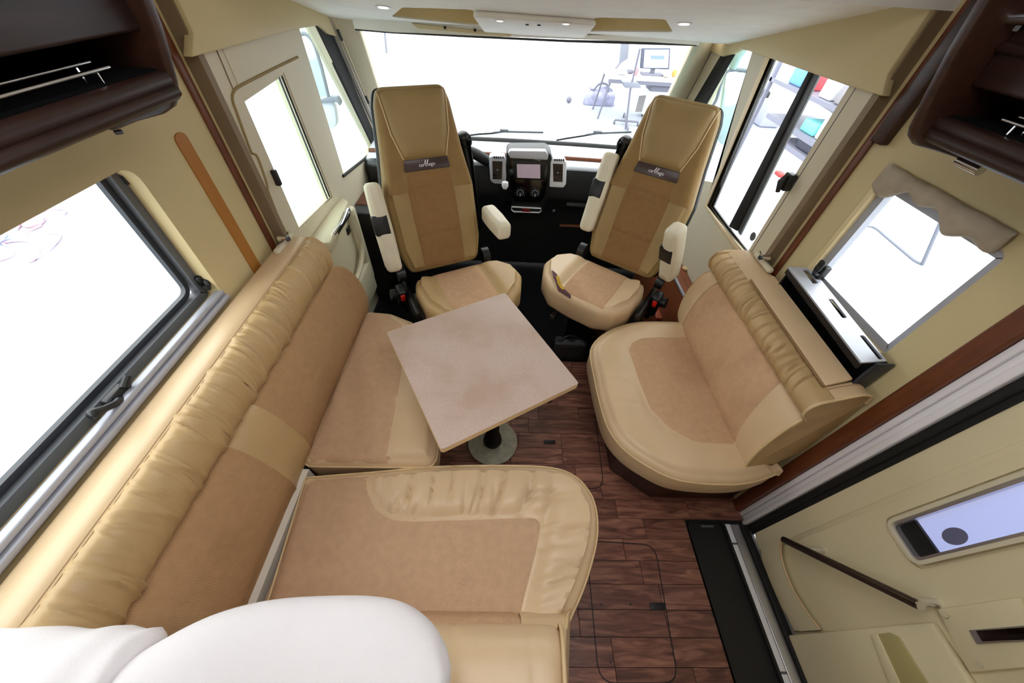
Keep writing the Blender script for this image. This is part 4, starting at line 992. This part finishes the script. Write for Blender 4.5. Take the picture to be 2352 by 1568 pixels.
# ---- belt anchors on the pillars
for pt, X0, s, lb in (((650, 548), CL, 1, 'left'), ((1757, 592), CR, -1, 'right')):
    c = pX(*pt, X0+s*.02)
    a = tag(empty('belt_anchor', tuple(c)), 'chrome belt bolt on the %s cab pillar above the %s' % (('left', 'far end of the sofa') if s > 0 else ('right', 'far end of the bench')), 'belt anchor', 'belt anchors on the pillars')
    to_local(box('anchor_plate', tuple(sorted((X0+s*.001, X0+s*.026))), (c.y-.07, c.y+.07), (c.z-.035, c.z-.012), PILLAR, None, bev=.008), a)
    to_local(tube('anchor_bolt', [c-EX*s*.015, c+EX*s*.02], .016, CHROME, n=14), a); to_local(disc('bolt_head', c+EX*s*.02, EX*s, .010, .006, DGREYF, n=6), a)
    to_local(tube('anchor_wire', [c+V3((0, -.05, .004)), c+V3((s*.01, 0, -.002)), c+V3((0, .05, .003))], .002, BLACKP, n=5), a)
# ---- side console by the passenger seat
sc = tag(empty('side_console', (1.05, 2, 0)), 'reddish-brown side console with slatted vent along the wall beside the passenger seat', 'console')
def C_(o): return to_local(o, sc)
zk = .50
a0, a1 = pX(1572, 532, CR-.005), pX(1640, 660, CR-.005)
kx0 = pz(1545, 625, zk).x
C_(box('console_body', (kx0, CR-.004), (1.50, 2.36), (-.02, zk), mat('console_brown', (140, 78, 48), .35, var=.1, vscale=6), None, bev=.008))
C_(box('console_edge', (kx0-.006, kx0+.006), (1.50, 2.36), (zk-.012, zk+.003), SILVER, None, bev=.002))
gq = [pz(x, y, zk+.002) for x, y in ((1566, 570), (1583, 568), (1626, 636), (1606, 648))]
C_(platep('vent_frame', gq, EZ, .004, SILVER, bev=.001))
gu = (gq[3]-gq[0]); gv = (gq[1]-gq[0])
for i in range(3):
    for k in range(5):
        o0 = gq[0]+gv*(.12+.28*i)+gu*(.04+.19*k); C_(platep('vent_slot', [o0+EZ*.0045, o0+gv*.2+EZ*.0045, o0+gv*.2+gu*.16+EZ*.0045, o0+gu*.16+EZ*.0045], EZ, .0008, BLACKP))
C_(disc('console_knob', pz(1573, 618, zk), EZ, .020, .012, PIPING, n=18, bev=.004))
C_(box('console_joint', (kx0+.05, kx0+.052), (1.5, 1.95), (zk, zk+.0008), WOODD, None))
dv_ = [pz(x, y, .20) for x, y in ((1500, 712), (1520, 710), (1530, 735), (1505, 735))]
C_(platep('red_lever', [p for p in dv_], EZ, .02, mat('lever_red', (172, 76, 50), .4), bev=.004))
# ---- dashboard
da = tag(empty('dashboard', (.1, 2.5, .6)), 'black dashboard with pale top shelf and centre console below the windscreen', 'dashboard')
def F_(o): return to_local(o, da)
def yloft(name, prof, x0, x1, m, n=30, bow=.05, dz=None):
    pr = smooth_path([V3((0, a, b)) for a, b in prof], 4); P = []
    for i in range(n+1):
        f = i/n; x = x0+(x1-x0)*f; g = 1-((x-.1)/1.05)**2
        P.append([V3((x, p.y+bow*g-bow, p.z)) for p in pr])
    return F_(gridmesh(name, P, m))
yloft('top_shelf', [(2.87, .85), (2.82, .882), (2.70, .895), (2.60, .885)], -.92, 1.17, DASHW)
yloft('screen_rail', [(2.86, .87), (2.85, .895), (2.83, .905), (2.81, .885)], -.90, 1.15, BLACKP)
yloft('wood_strip', [(2.60, .888), (2.585, .89), (2.575, .878), (2.575, .868)], -.92, 1.17, WOODM)
yloft('lower_shelf', [(2.58, .87), (2.54, .868), (2.50, .86), (2.485, .84)], -.92, 1.17, DASHW)
yloft('front_panel', [(2.487, .845), (2.475, .78), (2.47, .66), (2.50, .60), (2.56, .45), (2.60, .0)], -.92, 1.17, DASHB)
yloft('glovebox_lip', [(2.476, .62), (2.462, .60), (2.47, .585), (2.5, .58)], .45, 1.17, BLACKP)
F_(box('kneeboard', (.42, 1.17), (2.44, 2.47), (.44, .452), WOODM, None, bev=.004))
CY = 2.40
def cpoly(pix, Y=CY): return [pY(x, y, Y) for x, y in pix]
F_(platep('console_body', cpoly([(1162, 352), (1170, 346), (1255, 346), (1268, 356), (1270, 395), (1258, 450), (1246, 492), (1176, 490), (1170, 450), (1163, 395)]), EY, .16, BLACKP, bev=.015))
F_(platep('console_fascia', cpoly([(1170, 358), (1256, 360), (1259, 395), (1253, 448), (1240, 465), (1182, 463), (1174, 445), (1170, 395)], CY-.004), EY, .006, BLACKG, bev=.002))
F_(platep('console_hood', cpoly([(1166, 352), (1172, 346), (1254, 347), (1260, 356), (1258, 368), (1172, 364)], CY-.012), EY, .05, DASHW, bev=.008))
F_(platep('screen_bezel', cpoly([(1178, 368), (1252, 371), (1251, 414), (1180, 411)], CY-.010), EY, .006, BLACKP, bev=.002))
F_(platep('navigation_screen', cpoly([(1187, 377), (1241, 378), (1241, 410), (1188, 408)], CY-.013), EY, .003, SCREEN))
for p in ((1195, 443), (1229, 444)):
    c = pY(*p, CY-.008)
    k = F_(tube('knob_ring', [c+V3((.022*math.cos(a), 0, .022*math.sin(a))) for a in [i*math.pi/10 for i in range(20)]], .0022, SILVER, closed=True, n=6))
    F_(tube('climate_knob', [c+EY*.004, c-EY*.018], .017, BLACKP, n=18)); F_(obox('knob_pointer', c-EY*.019, EX, EZ, EY, (-.004, .004), (-.014, .006), (-.002, .002), SILVER, None))
    for k_ in range(9):
        a = math.radians(210-30*k_); cc = c+V3((.034*math.cos(a), .004, .034*math.sin(a))); F_(disc('dial_mark', cc, -EY, .0022, .001, SILVER, n=6))
F_(ringplate('switch_frame', rrect(0, 1, 0, 1, .2) and [(p.x-0, p.z) for p in [pY(x, y, CY-.01) for x, y in ((1175, 474), (1243, 478), (1243, 486), (1238, 489), (1180, 487), (1174, 482))]], V3((0, CY-.012, 0)), EX, EZ, EY, .006, .010, WHITEP))
F_(platep('hazard_switch', cpoly([(1199, 479), (1217, 480), (1217, 487), (1199, 486)], CY-.012), EY, .006, mat('hazard_red', (120, 22, 20), .4)))
for q, vent in (([(1123, 362), (1134, 358), (1161, 362), (1163, 415), (1157, 424), (1134, 422), (1126, 415)], 1), ([(1265, 372), (1270, 364), (1296, 366), (1302, 375), (1300, 424), (1294, 432), (1262, 430)], 2)):
    F_(platep('vent_surround', cpoly(q, CY-.006), EY, .08, DASHW if vent == 1 else WHITEP, bev=.008))
    xs = [p[0] for p in q]; x0_, x1_ = min(xs)+8, max(xs)-9; y0_ = 370 if vent == 1 else 376
    F_(platep('vent_grille', cpoly([(x0_, y0_), (x1_, y0_+1), (x1_-1, y0_+42), (x0_+1, y0_+41)], CY-.010), EY, .006, BLACKG))
    for k_ in range(5):
        yy = y0_+4+k_*8; F_(platep('vent_blade', cpoly([(x0_+2, yy), (x1_-2, yy+.5), (x1_-2, yy+2), (x0_+2, yy+1.5)], CY-.012), EY, .004, DGREYF))
    F_(disc('vent_tab', pY((x0_+x1_)/2, y0_+20, CY-.013), -EY, .005, .004, SILVER, n=8))
    for k_ in range(5): 
        xx = x0_+3+k_*5; F_(platep('defrost_slot', cpoly([(xx, y0_-11), (xx+3, y0_-11), (xx+3, y0_-6), (xx, y0_-6)], CY-.009), EY, .002, BLACKP))
c = pY(1160, 425, 2.30); gl = tag(empty('gear_lever', tuple(c)), 'white-knobbed gear lever sticking out beside the dashboard centre console', 'gear lever')
to_local(tube('knob', [c-EZ*.022, c-EZ*.005, c+EZ*.018, c+EZ*.024], [.014, .022, .021, .010], WHITEP, n=14), gl)
to_local(tube('shaft', [c-EZ*.02, c+V3((0, .06, -.09)), c+V3((0, .10, -.12))], .010, BLACKP), gl); to_local(disc('gaiter', c+V3((0, .112, -.13)), V3((0, -.6, .6)).normalized(), .04, .02, BLACKC, n=14), gl)
F_(disc('lighter_socket', pY(1272, 483, 2.42), -EY, .010, .006, GREYF, n=12))
# speedometer hood and steering wheel behind the driver seat
hc = pY(1085, 345, 2.52); F_(tube('instrument_hood', smooth_path([V3((-.62, 2.50, .86)), V3((-.5, 2.46, .93)), V3((-.35, 2.45, .945)), V3((-.22, 2.46, .925)), V3((-.12, 2.50, .86))], 4), .035, DASHB, n=10))
swc = V3((-.40, 2.33, .80)); Nw = V3((0, -.80, .60)).normalized(); Uw = EX; Vw = Nw.cross(Uw)
sw = tag(empty('steering_wheel', tuple(swc)), 'black steering wheel partly hidden behind the driver seat', 'steering wheel')
to_local(tube('rim', [swc+Uw*.19*math.cos(a)+Vw*.19*math.sin(a) for a in [i*math.pi/20 for i in range(40)]], .016, BLACKP, closed=True, n=10), sw)
to_local(disc('hub', swc-Nw*.02, Nw, .06, .03, BLACKP, n=18, bev=.008), sw)
for a in (0, math.pi, -math.pi/2): to_local(tube('spoke', [swc+(Uw*math.cos(a)+Vw*math.sin(a))*.05, swc+(Uw*math.cos(a)+Vw*math.sin(a))*.185], .014, BLACKP), sw)
to_local(tube('column', [swc-Nw*.02, swc-Nw*.22], .045, BLACKP), sw)
to_local(tube('stalk', [swc-Nw*.05+Uw*.04, swc-Nw*.03+Uw*.20+Vw*.03], [.006, .009], SILVER), sw)
# black side box with wooden cup holder left of the driver
cb = tag(empty('door_side_box', (-.8, 2.2, .5)), 'black side box with wooden cup holder between driver door and dashboard', 'storage box')
def G_(o): return to_local(o, cb)
G_(box('box_body', (-.925, -.66), (2.02, 2.38), (-.02, .70), BLACKP, None, bev=.02))
G_(box('box_lid', (-.925, -.66), (2.00, 2.10), (.70, .715), DGREYF, None, bev=.004))
G_(box('wood_tray', (-.925, -.68), (2.10, 2.34), (.70, .72), WOODM, None, bev=.006))
G_(disc('cup_holder', V3((-.79, 2.22, .7202)), EZ, .05, .002, BLACKG, n=20))
F_(box('instrument_end', (-.925, -.62), (2.39, 2.52), (.62, .86), BLACKP, None, bev=.03))
# black tool bag on the floor in front of the passenger pedestal
bag = tag(empty('tool_pouch', (.5, 1.54, -.02)), 'black nylon pouch on the floor under the passenger seat', 'bag')
bpd = Pad(fillet([(.34, 1.505), (.57, 1.505), (.57, 1.58), (.36, 1.60)], .03, 4), V3((0, 0, -.018)), EX, EY, EZ, .17, .03, .01, .03, n=60, extra=lambda x, y: .008*math.sin(x*70)*math.sin(y*60))
to_local(bpd.build('pouch', mat('nylon', (30, 31, 36), .5, bump=.3, bscale=200), rings=6), bag)
to_local(tube('zip', [bpd.P(x, 1.512, .12) for x in (.36, .43, .50, .56)], .004, BLACKG), bag)
to_local(tube('strap', smooth_path([V3((.39, 1.53, .15)), V3((.43, 1.545, .185)), V3((.49, 1.55, .18)), V3((.53, 1.545, .15))], 4), .008, BLACKP), bag)
# ================================================================== OUTSIDE: the hall around the vehicle
GZ = -.75
hall = struct(box('floor_hall', (-14, 16), (-10, 14), (GZ-.1, GZ), HALLF))
struct(box('wall_front', (-14, 16), (13.9, 14), (GZ, 4.5), HALLW)); struct(box('wall_hall_left', (-14, -13.9), (-10, 14), (GZ, 4.5), HALLW)); struct(box('wall_hall_right', (15.9, 16), (-10, 14), (GZ, 4.5), HALLW))
# wipers
for nm, pix, lb in (('windscreen_wiper', [(1068, 312), (1100, 308), (1132, 306), (1158, 302), (1248, 304)], 'thin windscreen wiper resting at the centre left of the windscreen'), ('windscreen_wiper', [(1278, 322), (1300, 318), (1345, 311), (1372, 306), (1450, 303)], 'thin windscreen wiper reaching right towards the passenger seat')):
    def onws(x, y): return pP(x, y, WT[0]+WN*.03, WN)
    w = tag(empty(nm, tuple(onws(*pix[0]))), lb, 'wiper', 'windscreen wipers')
    P = [onws(*p) for p in pix]
    to_local(tube('arm', P[:4], .006, BLACKP), w); to_local(tube('blade', [P[2]+EZ*.004, P[3], P[4]], .007, GREYF), w); to_local(tube('joint', [P[3]-EX*.03+EZ*.006, P[3]+EX*.03+EZ*.006], .011, GREYF), w)
# mirrors on both sides
MIR = mat('mirror_glass', (190, 205, 205), .05, metal=.9); SHELL = mat('mirror_shell', (196, 198, 214), .5); SHD = mat('mirror_arm', (120, 124, 136), .5)
mr = tag(empty('wing_mirror', (-1.15, 2.45, 1.1)), 'tall wing mirror with grey bracket seen through the left quarter window', 'mirror', 'wing mirrors')
Ym = 2.55
def M_(o): return to_local(o, mr)
M_(platep('mirror_glass', smooth_path([pY(x, y, Ym) for x, y in ((690, 80), (700, 78), (712, 88), (722, 106), (735, 150), (745, 190), (750, 220), (700, 222), (688, 200))], 3), EY, .02, MIR))
M_(tube('mirror_rim', smooth_path([pY(x, y, Ym-.004) for x, y in ((688, 79), (700, 77), (713, 88), (723, 106), (737, 150), (747, 190), (755, 224))], 4), .010, SHD, n=8))
M_(platep('mirror_bracket', [pY(x, y, Ym-.02) for x, y in ((730, 232), (758, 222), (774, 222), (782, 234), (780, 244), (773, 235), (735, 238))], EY, .04, SHD, bev=.005))
M_(platep('lower_shell', smooth_path([pY(x, y, Ym) for x, y in ((728, 236), (762, 234), (772, 270), (771, 288), (760, 296), (740, 294), (728, 270))], 3), EY, .05, SHELL, bev=.008))
mr = tag(empty('wing_mirror', (1.4, 2.45, 1.1)), 'greenish wing mirror and its arm seen through the right quarter window', 'mirror', 'wing mirrors')
M_(platep('mirror_glass', smooth_path([pY(x, y, Ym) for x, y in ((1668, 164), (1725, 168), (1735, 200), (1715, 260), (1690, 330), (1655, 330), (1650, 300), (1660, 220))], 3), EY, .03, MIR, bev=.005))
M_(tube('mirror_rim', smooth_path([pY(x, y, Ym-.006) for x, y in ((1722, 163), (1682, 160), (1664, 172), (1654, 200), (1645, 230), (1632, 250))], 4), .009, SHD, n=8))
M_(tube('mirror_arm', smooth_path([pY(x, y, Ym) for x, y in ((1708, 112), (1695, 130), (1682, 158))], 4), .022, mat('arm_green', (150, 172, 172), .4), n=10))
# ---- things on the hall floor in front of the windscreen
DK = mat('desk_grey', (108, 108, 122), .6); LGT = mat('desk_white', (236, 236, 240), .6)
def gnd(x, y): return pz(x, y, GZ)
dk = tag(empty('work_desk', tuple(gnd(1440, 270))), 'folding workbench with thin dark legs standing in the hall beyond the windscreen', 'desk')
DYd = gnd(1383, 275).y
def dp(x, y, Y=None): return pY(x, y, Y or DYd)
t0, t1 = dp(1398, 178), dp(1552, 190); zt_ = .5*(t0.z+t1.z)
to_local(box('desk_top', (t0.x, t1.x+.9), (DYd, DYd+.9), (zt_-.02, zt_+.03), LGT, None, bev=.01), dk)
to_local(box('desk_rail', (t0.x+.02, t1.x+.9), (DYd+.01, DYd+.06), (zt_-.09, zt_-.02), DK, None), dk)
for x, yy in ((t0.x+.05, .06), (t0.x+.05, .84), (t1.x+.8, .06), (t1.x+.8, .84)):
    to_local(tube('leg', [V3((x+.03, DYd+yy, zt_-.03)), V3((x-.10 if x < t1.x else x+.1, DYd+yy, GZ))], .022, DK), dk)
to_local(box('under_tray', (t1.x-.5, t1.x), (DYd+.1, DYd+.5), (zt_-.22, zt_-.10), DK, None, bev=.02), dk)
# monitor
YM = DYd+.35
mo = tag(empty('monitor', tuple(dp(1500, 165, YM))), 'dark-framed flat monitor with a pale screen on the work desk', 'monitor')
q = [dp(x, y, YM) for x, y in ((1474, 111), (1540, 111), (1537, 160), (1470, 157))]
to_local(platep('monitor_body', q, EY, .05, mat('monitor_frame', (74, 78, 96), .5), bev=.008), mo)
q2 = [dp(x, y, YM-.004) for x, y in ((1481, 114), (1537, 114), (1534, 156), (1478, 155))]
to_local(platep('monitor_screen', q2, EY, .003, mat('monitor_glow', (196, 214, 236), .3, emit=.6)), mo)
q2 = [dp(x, y, YM-.006) for x, y in ((1495, 127), (1526, 128), (1526, 137), (1494, 136))]
to_local(platep('screen_graphic', q2, EY, .002, mat('graphic_blue', (116, 136, 190), .5)), mo)
bs_ = dp(1500, 166, YM); to_local(box('monitor_stand', (bs_.x-.25, bs_.x+.25), (YM-.05, YM+.2), (zt_+.03, zt_+.07), DK, None, bev=.01), mo)
to_local(box('stand_neck', (bs_.x-.05, bs_.x+.05), (YM+.05, YM+.09), (zt_+.06, q[2].z+.06), DK, None), mo)
# clutter on the desk
def lump(name, px_, Y, r, m, label, cat, sq=(1, 1, 1)):
    c = dp(*px_, Y); c.z = zt_+.031+r*sq[2]
    P = []
    rnd = random.Random(hash(name+str(px_)) % 1000)
    for i in range(7):
        a = math.pi*i/6; P.append([V3((c.x+r*sq[0]*max(.05, math.sin(a))*math.cos(b), c.y+r*sq[1]*max(.05, math.sin(a))*math.sin(b), c.z-r*sq[2]*math.cos(a))) for b in [k*math.pi/5 for k in range(10)]])
    o = gridmesh(name, P, m, None, closed_v=True, cap=True); return tag(o, label, cat)
lump('orange_roll', (1552, 160), YM, .07, mat('orange', (240, 140, 70), .6), 'small orange object on the desk right of the monitor', 'tool')
lump('red_tin', (1463, 158), YM-.1, .06, mat('pinkred', (226, 120, 126), .6), 'pinkish red tin on the desk left of the monitor', 'tin', (1, 1, 1.3))
lump('grey_cloth', (1430, 158), YM-.1, .09, mat('cloth_grey', (182, 188, 196), .8), 'pale grey crumpled cloth on the left part of the desk', 'cloth', (1.6, 1, .5))
lump('grey_case', (1450, 152), YM+.1, .08, DK, 'small dark grey case on the desk behind the cloth', 'case', (1.3, 1, .5))
lump('round_tape', (1533, 168), YM-.1, .07, mat('tape_tan', (170, 150, 140), .6), 'tan tape roll in front of the monitor base', 'tape', (1.2, 1, .6))
# monitor arm / banner behind
bn = tag(empty('lamp_stand', tuple(dp(1415, 155, YM+.3))), 'tall grey reflector panel on a slanted stem at the left of the desk', 'panel')
to_local(platep('panel', [dp(x, y, YM+.3) for x, y in ((1428, 88), (1447, 88), (1442, 135), (1422, 148))], EY, .04, SHD, bev=.005), bn)
to_local(tube('stem', [dp(1424, 145, YM+.3), dp(1414, 158, YM+.25)], .02, DK), bn)
# rolling pole stand with a small tray
b0 = gnd(1437, 297); YP = b0.y
ps = tag(empty('pole_stand', tuple(b0)), 'slender rolling pole stand with a small tray in front of the desk', 'stand')
to_local(tube('pole', [pY(1437, 297, YP), pY(1448, 205, YP), pY(1470, 112, YP)], .022, DK), ps)
for a, b in (((1410, 285), (1464, 290)), ((1432, 270), (1440, 306))):
    A_, B_2 = gnd(*a), gnd(*b); A_.z = B_2.z = GZ+.09; to_local(tube('foot_bar', [A_, B_2], .022, DK), ps)
    for p in (A_, B_2): to_local(tube('castor', [p+V3((-.015, 0, -.05)), p+V3((.015, 0, -.05))], .038, GREYF, n=12), ps)
q = [pY(x, y, YP-.03) for x, y in ((1430, 188), (1465, 190), (1472, 198), (1472, 202), (1436, 202))]
to_local(platep('tray', q, EY, .22, SHD, bev=.004), ps)
# bag on the floor, small box, white heater
bgp = gnd(1375, 243)
bgo = tag(empty('duffel_bag', tuple(bgp)), 'slumped blue-grey bag on the hall floor under the desk', 'bag')
pb = Pad(fillet([(-.42, -.22), (.40, -.20), (.46, .12), (-.36, .22)], .12, 5), V3((bgp.x, bgp.y+.2, GZ)), EX, EY, EZ, .30, .14, .08, .12, n=60, extra=lambda x, y: .05*math.sin(x*11)*math.cos(y*13))
to_local(pb.build('bag_body', mat('bag_cloth', (150, 150, 176), .8, var=.25, vscale=8), rings=8), bgo)
to_local(tube('bag_strap', smooth_path([V3((bgp.x-.2, bgp.y+.1, GZ+.3)), V3((bgp.x-.05, bgp.y+.12, GZ+.46)), V3((bgp.x+.15, bgp.y+.12, GZ+.44)), V3((bgp.x+.2, bgp.y+.1, GZ+.3))], 5), .025, DK), bgo)
sp_ = gnd(1306, 236); o = lump('cable_plug', (1306, 236), sp_.y, .07, DK, 'small dark plug lying alone on the hall floor', 'plug'); o.location.z = GZ-zt_-.03
hp0 = gnd(1490, 272)
ht = tag(empty('portable_heater', tuple(hp0)), 'white portable heater with dark side grille under the desk end', 'heater')
to_local(box('heater_body', (hp0.x-.20, hp0.x+.42), (hp0.y, hp0.y+.4), (GZ+.06, GZ+.85), WHITEP, None, bev=.05), ht)
gq_ = [pY(x, y, hp0.y-.004) for x, y in ((1468, 220), (1484, 219), (1474, 257), (1459, 257))]
to_local(platep('grille', gq_, EY, .01, mat('grille_grey', (120, 118, 118), .6)), ht)
for x in (-.14, .36): to_local(tube('castor', [V3((hp0.x+x, hp0.y+.2, GZ+.03)), V3((hp0.x+x+.03, hp0.y+.2, GZ+.03))], .035, GREYF, n=10), ht)
# thin cable hanging far left
tpp = pY(888, 122, 9); struct(box('ceiling_beam', (-14, 16), (8.9, 9.1), (4.4, 4.6), HALLW)); tpu = pY(882, 60, 9); o = tube('hanging_cable', [V3((tpu.x-.3, 9, 4.41)), tpu, tpp], .02, SHD); tag(o, 'thin hanging cable in the hall seen at the left of the windscreen', 'cable')
# ---- red-blue hose tangle outside the left window
def onf(x, y): return gnd(x, y)
PINK = mat('hose_pink', (222, 176, 200), .6); BLU = mat('hose_blue', (160, 170, 225), .6)
hs_ = [(0, 600), (30, 590), (35, 575), (10, 560), (60, 556), (92, 575), (80, 598), (66, 603), (100, 590), (137, 552), (130, 538), (60, 540), (95, 520), (85, 510), (140, 500), (152, 486), (130, 483), (70, 500), (40, 530)]
o = tube('hose_coil', [onf(x, y)+EZ*.02 for x, y in hs_] and smooth_path([onf(x, y)+EZ*(.012+.008*(i % 3)) for i, (x, y) in enumerate(hs_)], 6), .012, PINK, n=6); tag(o, 'loose pink hose looped on the hall floor outside the long left window', 'hose')
o = tube('hose_coil', smooth_path([onf(x, y)+EZ*.05 for x, y in ((-20, 570), (10, 552), (22, 548), (5, 562), (18, 556))], 5), .025, BLU, n=6); tag(o, 'short blue hose end beside the pink hose outside the left window', 'hose')
c = onf(80, 515); o = disc('hose_reel', c+EZ*.0, EZ, .10, .08, mat('reel_red', (232, 170, 180), .6), n=16, bev=.02); tag(o, 'small red reel in the hose tangle outside the left window', 'hose reel')
# ---- right: pole on the floor outside window 2
f0 = gnd(2118, 608); 
o = tube('floor_pole', [f0, pY(2165, 500, f0.y), pY(2200, 420, f0.y)], .02, SHD); tag(o, 'thin grey pole standing outside the bench window', 'pole')
wl_ = smooth_path([gnd(x, y)+EZ*.01 for x, y in ((1990, 520), (2010, 525), (2040, 550), (2070, 575), (2100, 600), (2118, 608))], 4)
o = tube('floor_cable', wl_, .018, SHD); tag(o, 'grey cable lying on the hall floor outside the bench window', 'cable')
# ---- right: shelf rack and clutter seen through the passenger window
rk0, rk1 = gnd(1735, 330), gnd(1850, 400)
XRK = 3.3
def rk(x, y, X=XRK): return pX(x, y, X)
rack = tag(empty('storage_rack', (XRK, 3.6, GZ)), 'grey metal storage rack in the hall seen through the passenger sliding window', 'rack')
RKM = mat('rack_grey', (128, 128, 144), .5)
a_, b_, c_ = rk(1812, 150), rk(1752, 265), rk(1720, 320)
yr0, yr1 = rk(1905, 260).y, rk(1790, 200).y
zr = rk(1800, 190).z
to_local(box('rack_shelf', (XRK, XRK+.6), (yr0-.3, yr1+.3), (zr-.04, zr), RKM, None), rack)
z2 = rk(1830, 300).z
to_local(box('rack_shelf', (XRK, XRK+.6), (yr0-.6, rk(1750, 285).y), (z2-.05, z2), RKM, None), rack)
z3 = rk(1850, 360).z
to_local(box('rack_shelf', (XRK, XRK+.6), (yr0-.8, rk(1765, 345).y), (z3-.05, z3), RKM, None), rack)
for yy in (yr0-.25, (yr0+yr1)/2, yr1+.25):
    for dx in (0, .57): to_local(box('rack_post', (XRK+dx, XRK+dx+.04), (yy-.02, yy+.02), (GZ, zr+.9), RKM, None), rack)
to_local(tube('rack_brace', [V3((XRK+.02, yr0-.2, zr-.05)), V3((XRK+.02, (yr0+yr1)/2, z2+.3))], .015, RKM), rack)
def item(name, px_, m, size, label, cat, z=None):
    p = rk(*px_); zz = z
    o = box(name, (XRK+.05, XRK+.05+size[0]), (p.y-size[1]/2, p.y+size[1]/2), (zz, zz+size[2]), m, None, bev=.02); return tag(o, label, cat)
item('blue_crate', (1825, 170), mat('crate_blue', (110, 170, 225), .5), (.4, .26, .22), 'light blue crate on the upper rack shelf behind the passenger window', 'crate', zr+.001)
item('red_canister', (1843, 185), mat('can_red', (225, 84, 92), .5), (.2, .12, .30), 'red canister next to the blue crate on the rack', 'canister', zr+.001)
item('white_carton', (1885, 215), WHITEP, (.3, .2, .18), 'white carton on the upper rack shelf right of the red canister', 'carton', zr+.001)
item('grey_toolbox', (1915, 240), mat('toolbox_grey', (150, 146, 152), .6), (.4, .2, .26), 'grey toolbox at the near end of the upper rack shelf', 'toolbox', zr+.001)
item('turquoise_box', (1830, 320), mat('box_turquoise', (120, 214, 216), .5), (.3, .26, .12), 'turquoise box on the middle rack shelf', 'box', z2+.001)
item('dark_case', (1850, 340), mat('case_dark', (66, 68, 84), .5), (.4, .5, .12), 'long dark case on the lowest rack shelf', 'case', z3+.001)
item('white_bag', (1880, 300), WHITEP, (.25, .16, .26), 'white plastic bag hanging at the middle rack shelf', 'bag', z2+.001)
p = gnd(1752, 285); o = box('grey_bin', (p.x-.25, p.x+.25), (p.y-.3, p.y+.3), (GZ, GZ+.5), mat('bin_grey', (160, 162, 184), .6), None, bev=.05); tag(o, 'pale grey bin on the hall floor behind the sliding window', 'bin')
p = gnd(1732, 272); o = box('black_trolley', (p.x-.2, p.x+.1), (p.y-.05, p.y+.4), (GZ, GZ+.6), BLACKP, None, bev=.05); tag(o, 'black trolley beside the grey bin behind the sliding window', 'trolley')
p = gnd(1790, 403); o = box('red_tool', (p.x-.06, p.x+.06), (p.y-.1, p.y+.1), (GZ, GZ+.06), mat('tool_red', (230, 60, 60), .5), None, bev=.02); tag(o, 'small red tool on the hall floor below the rack', 'tool')
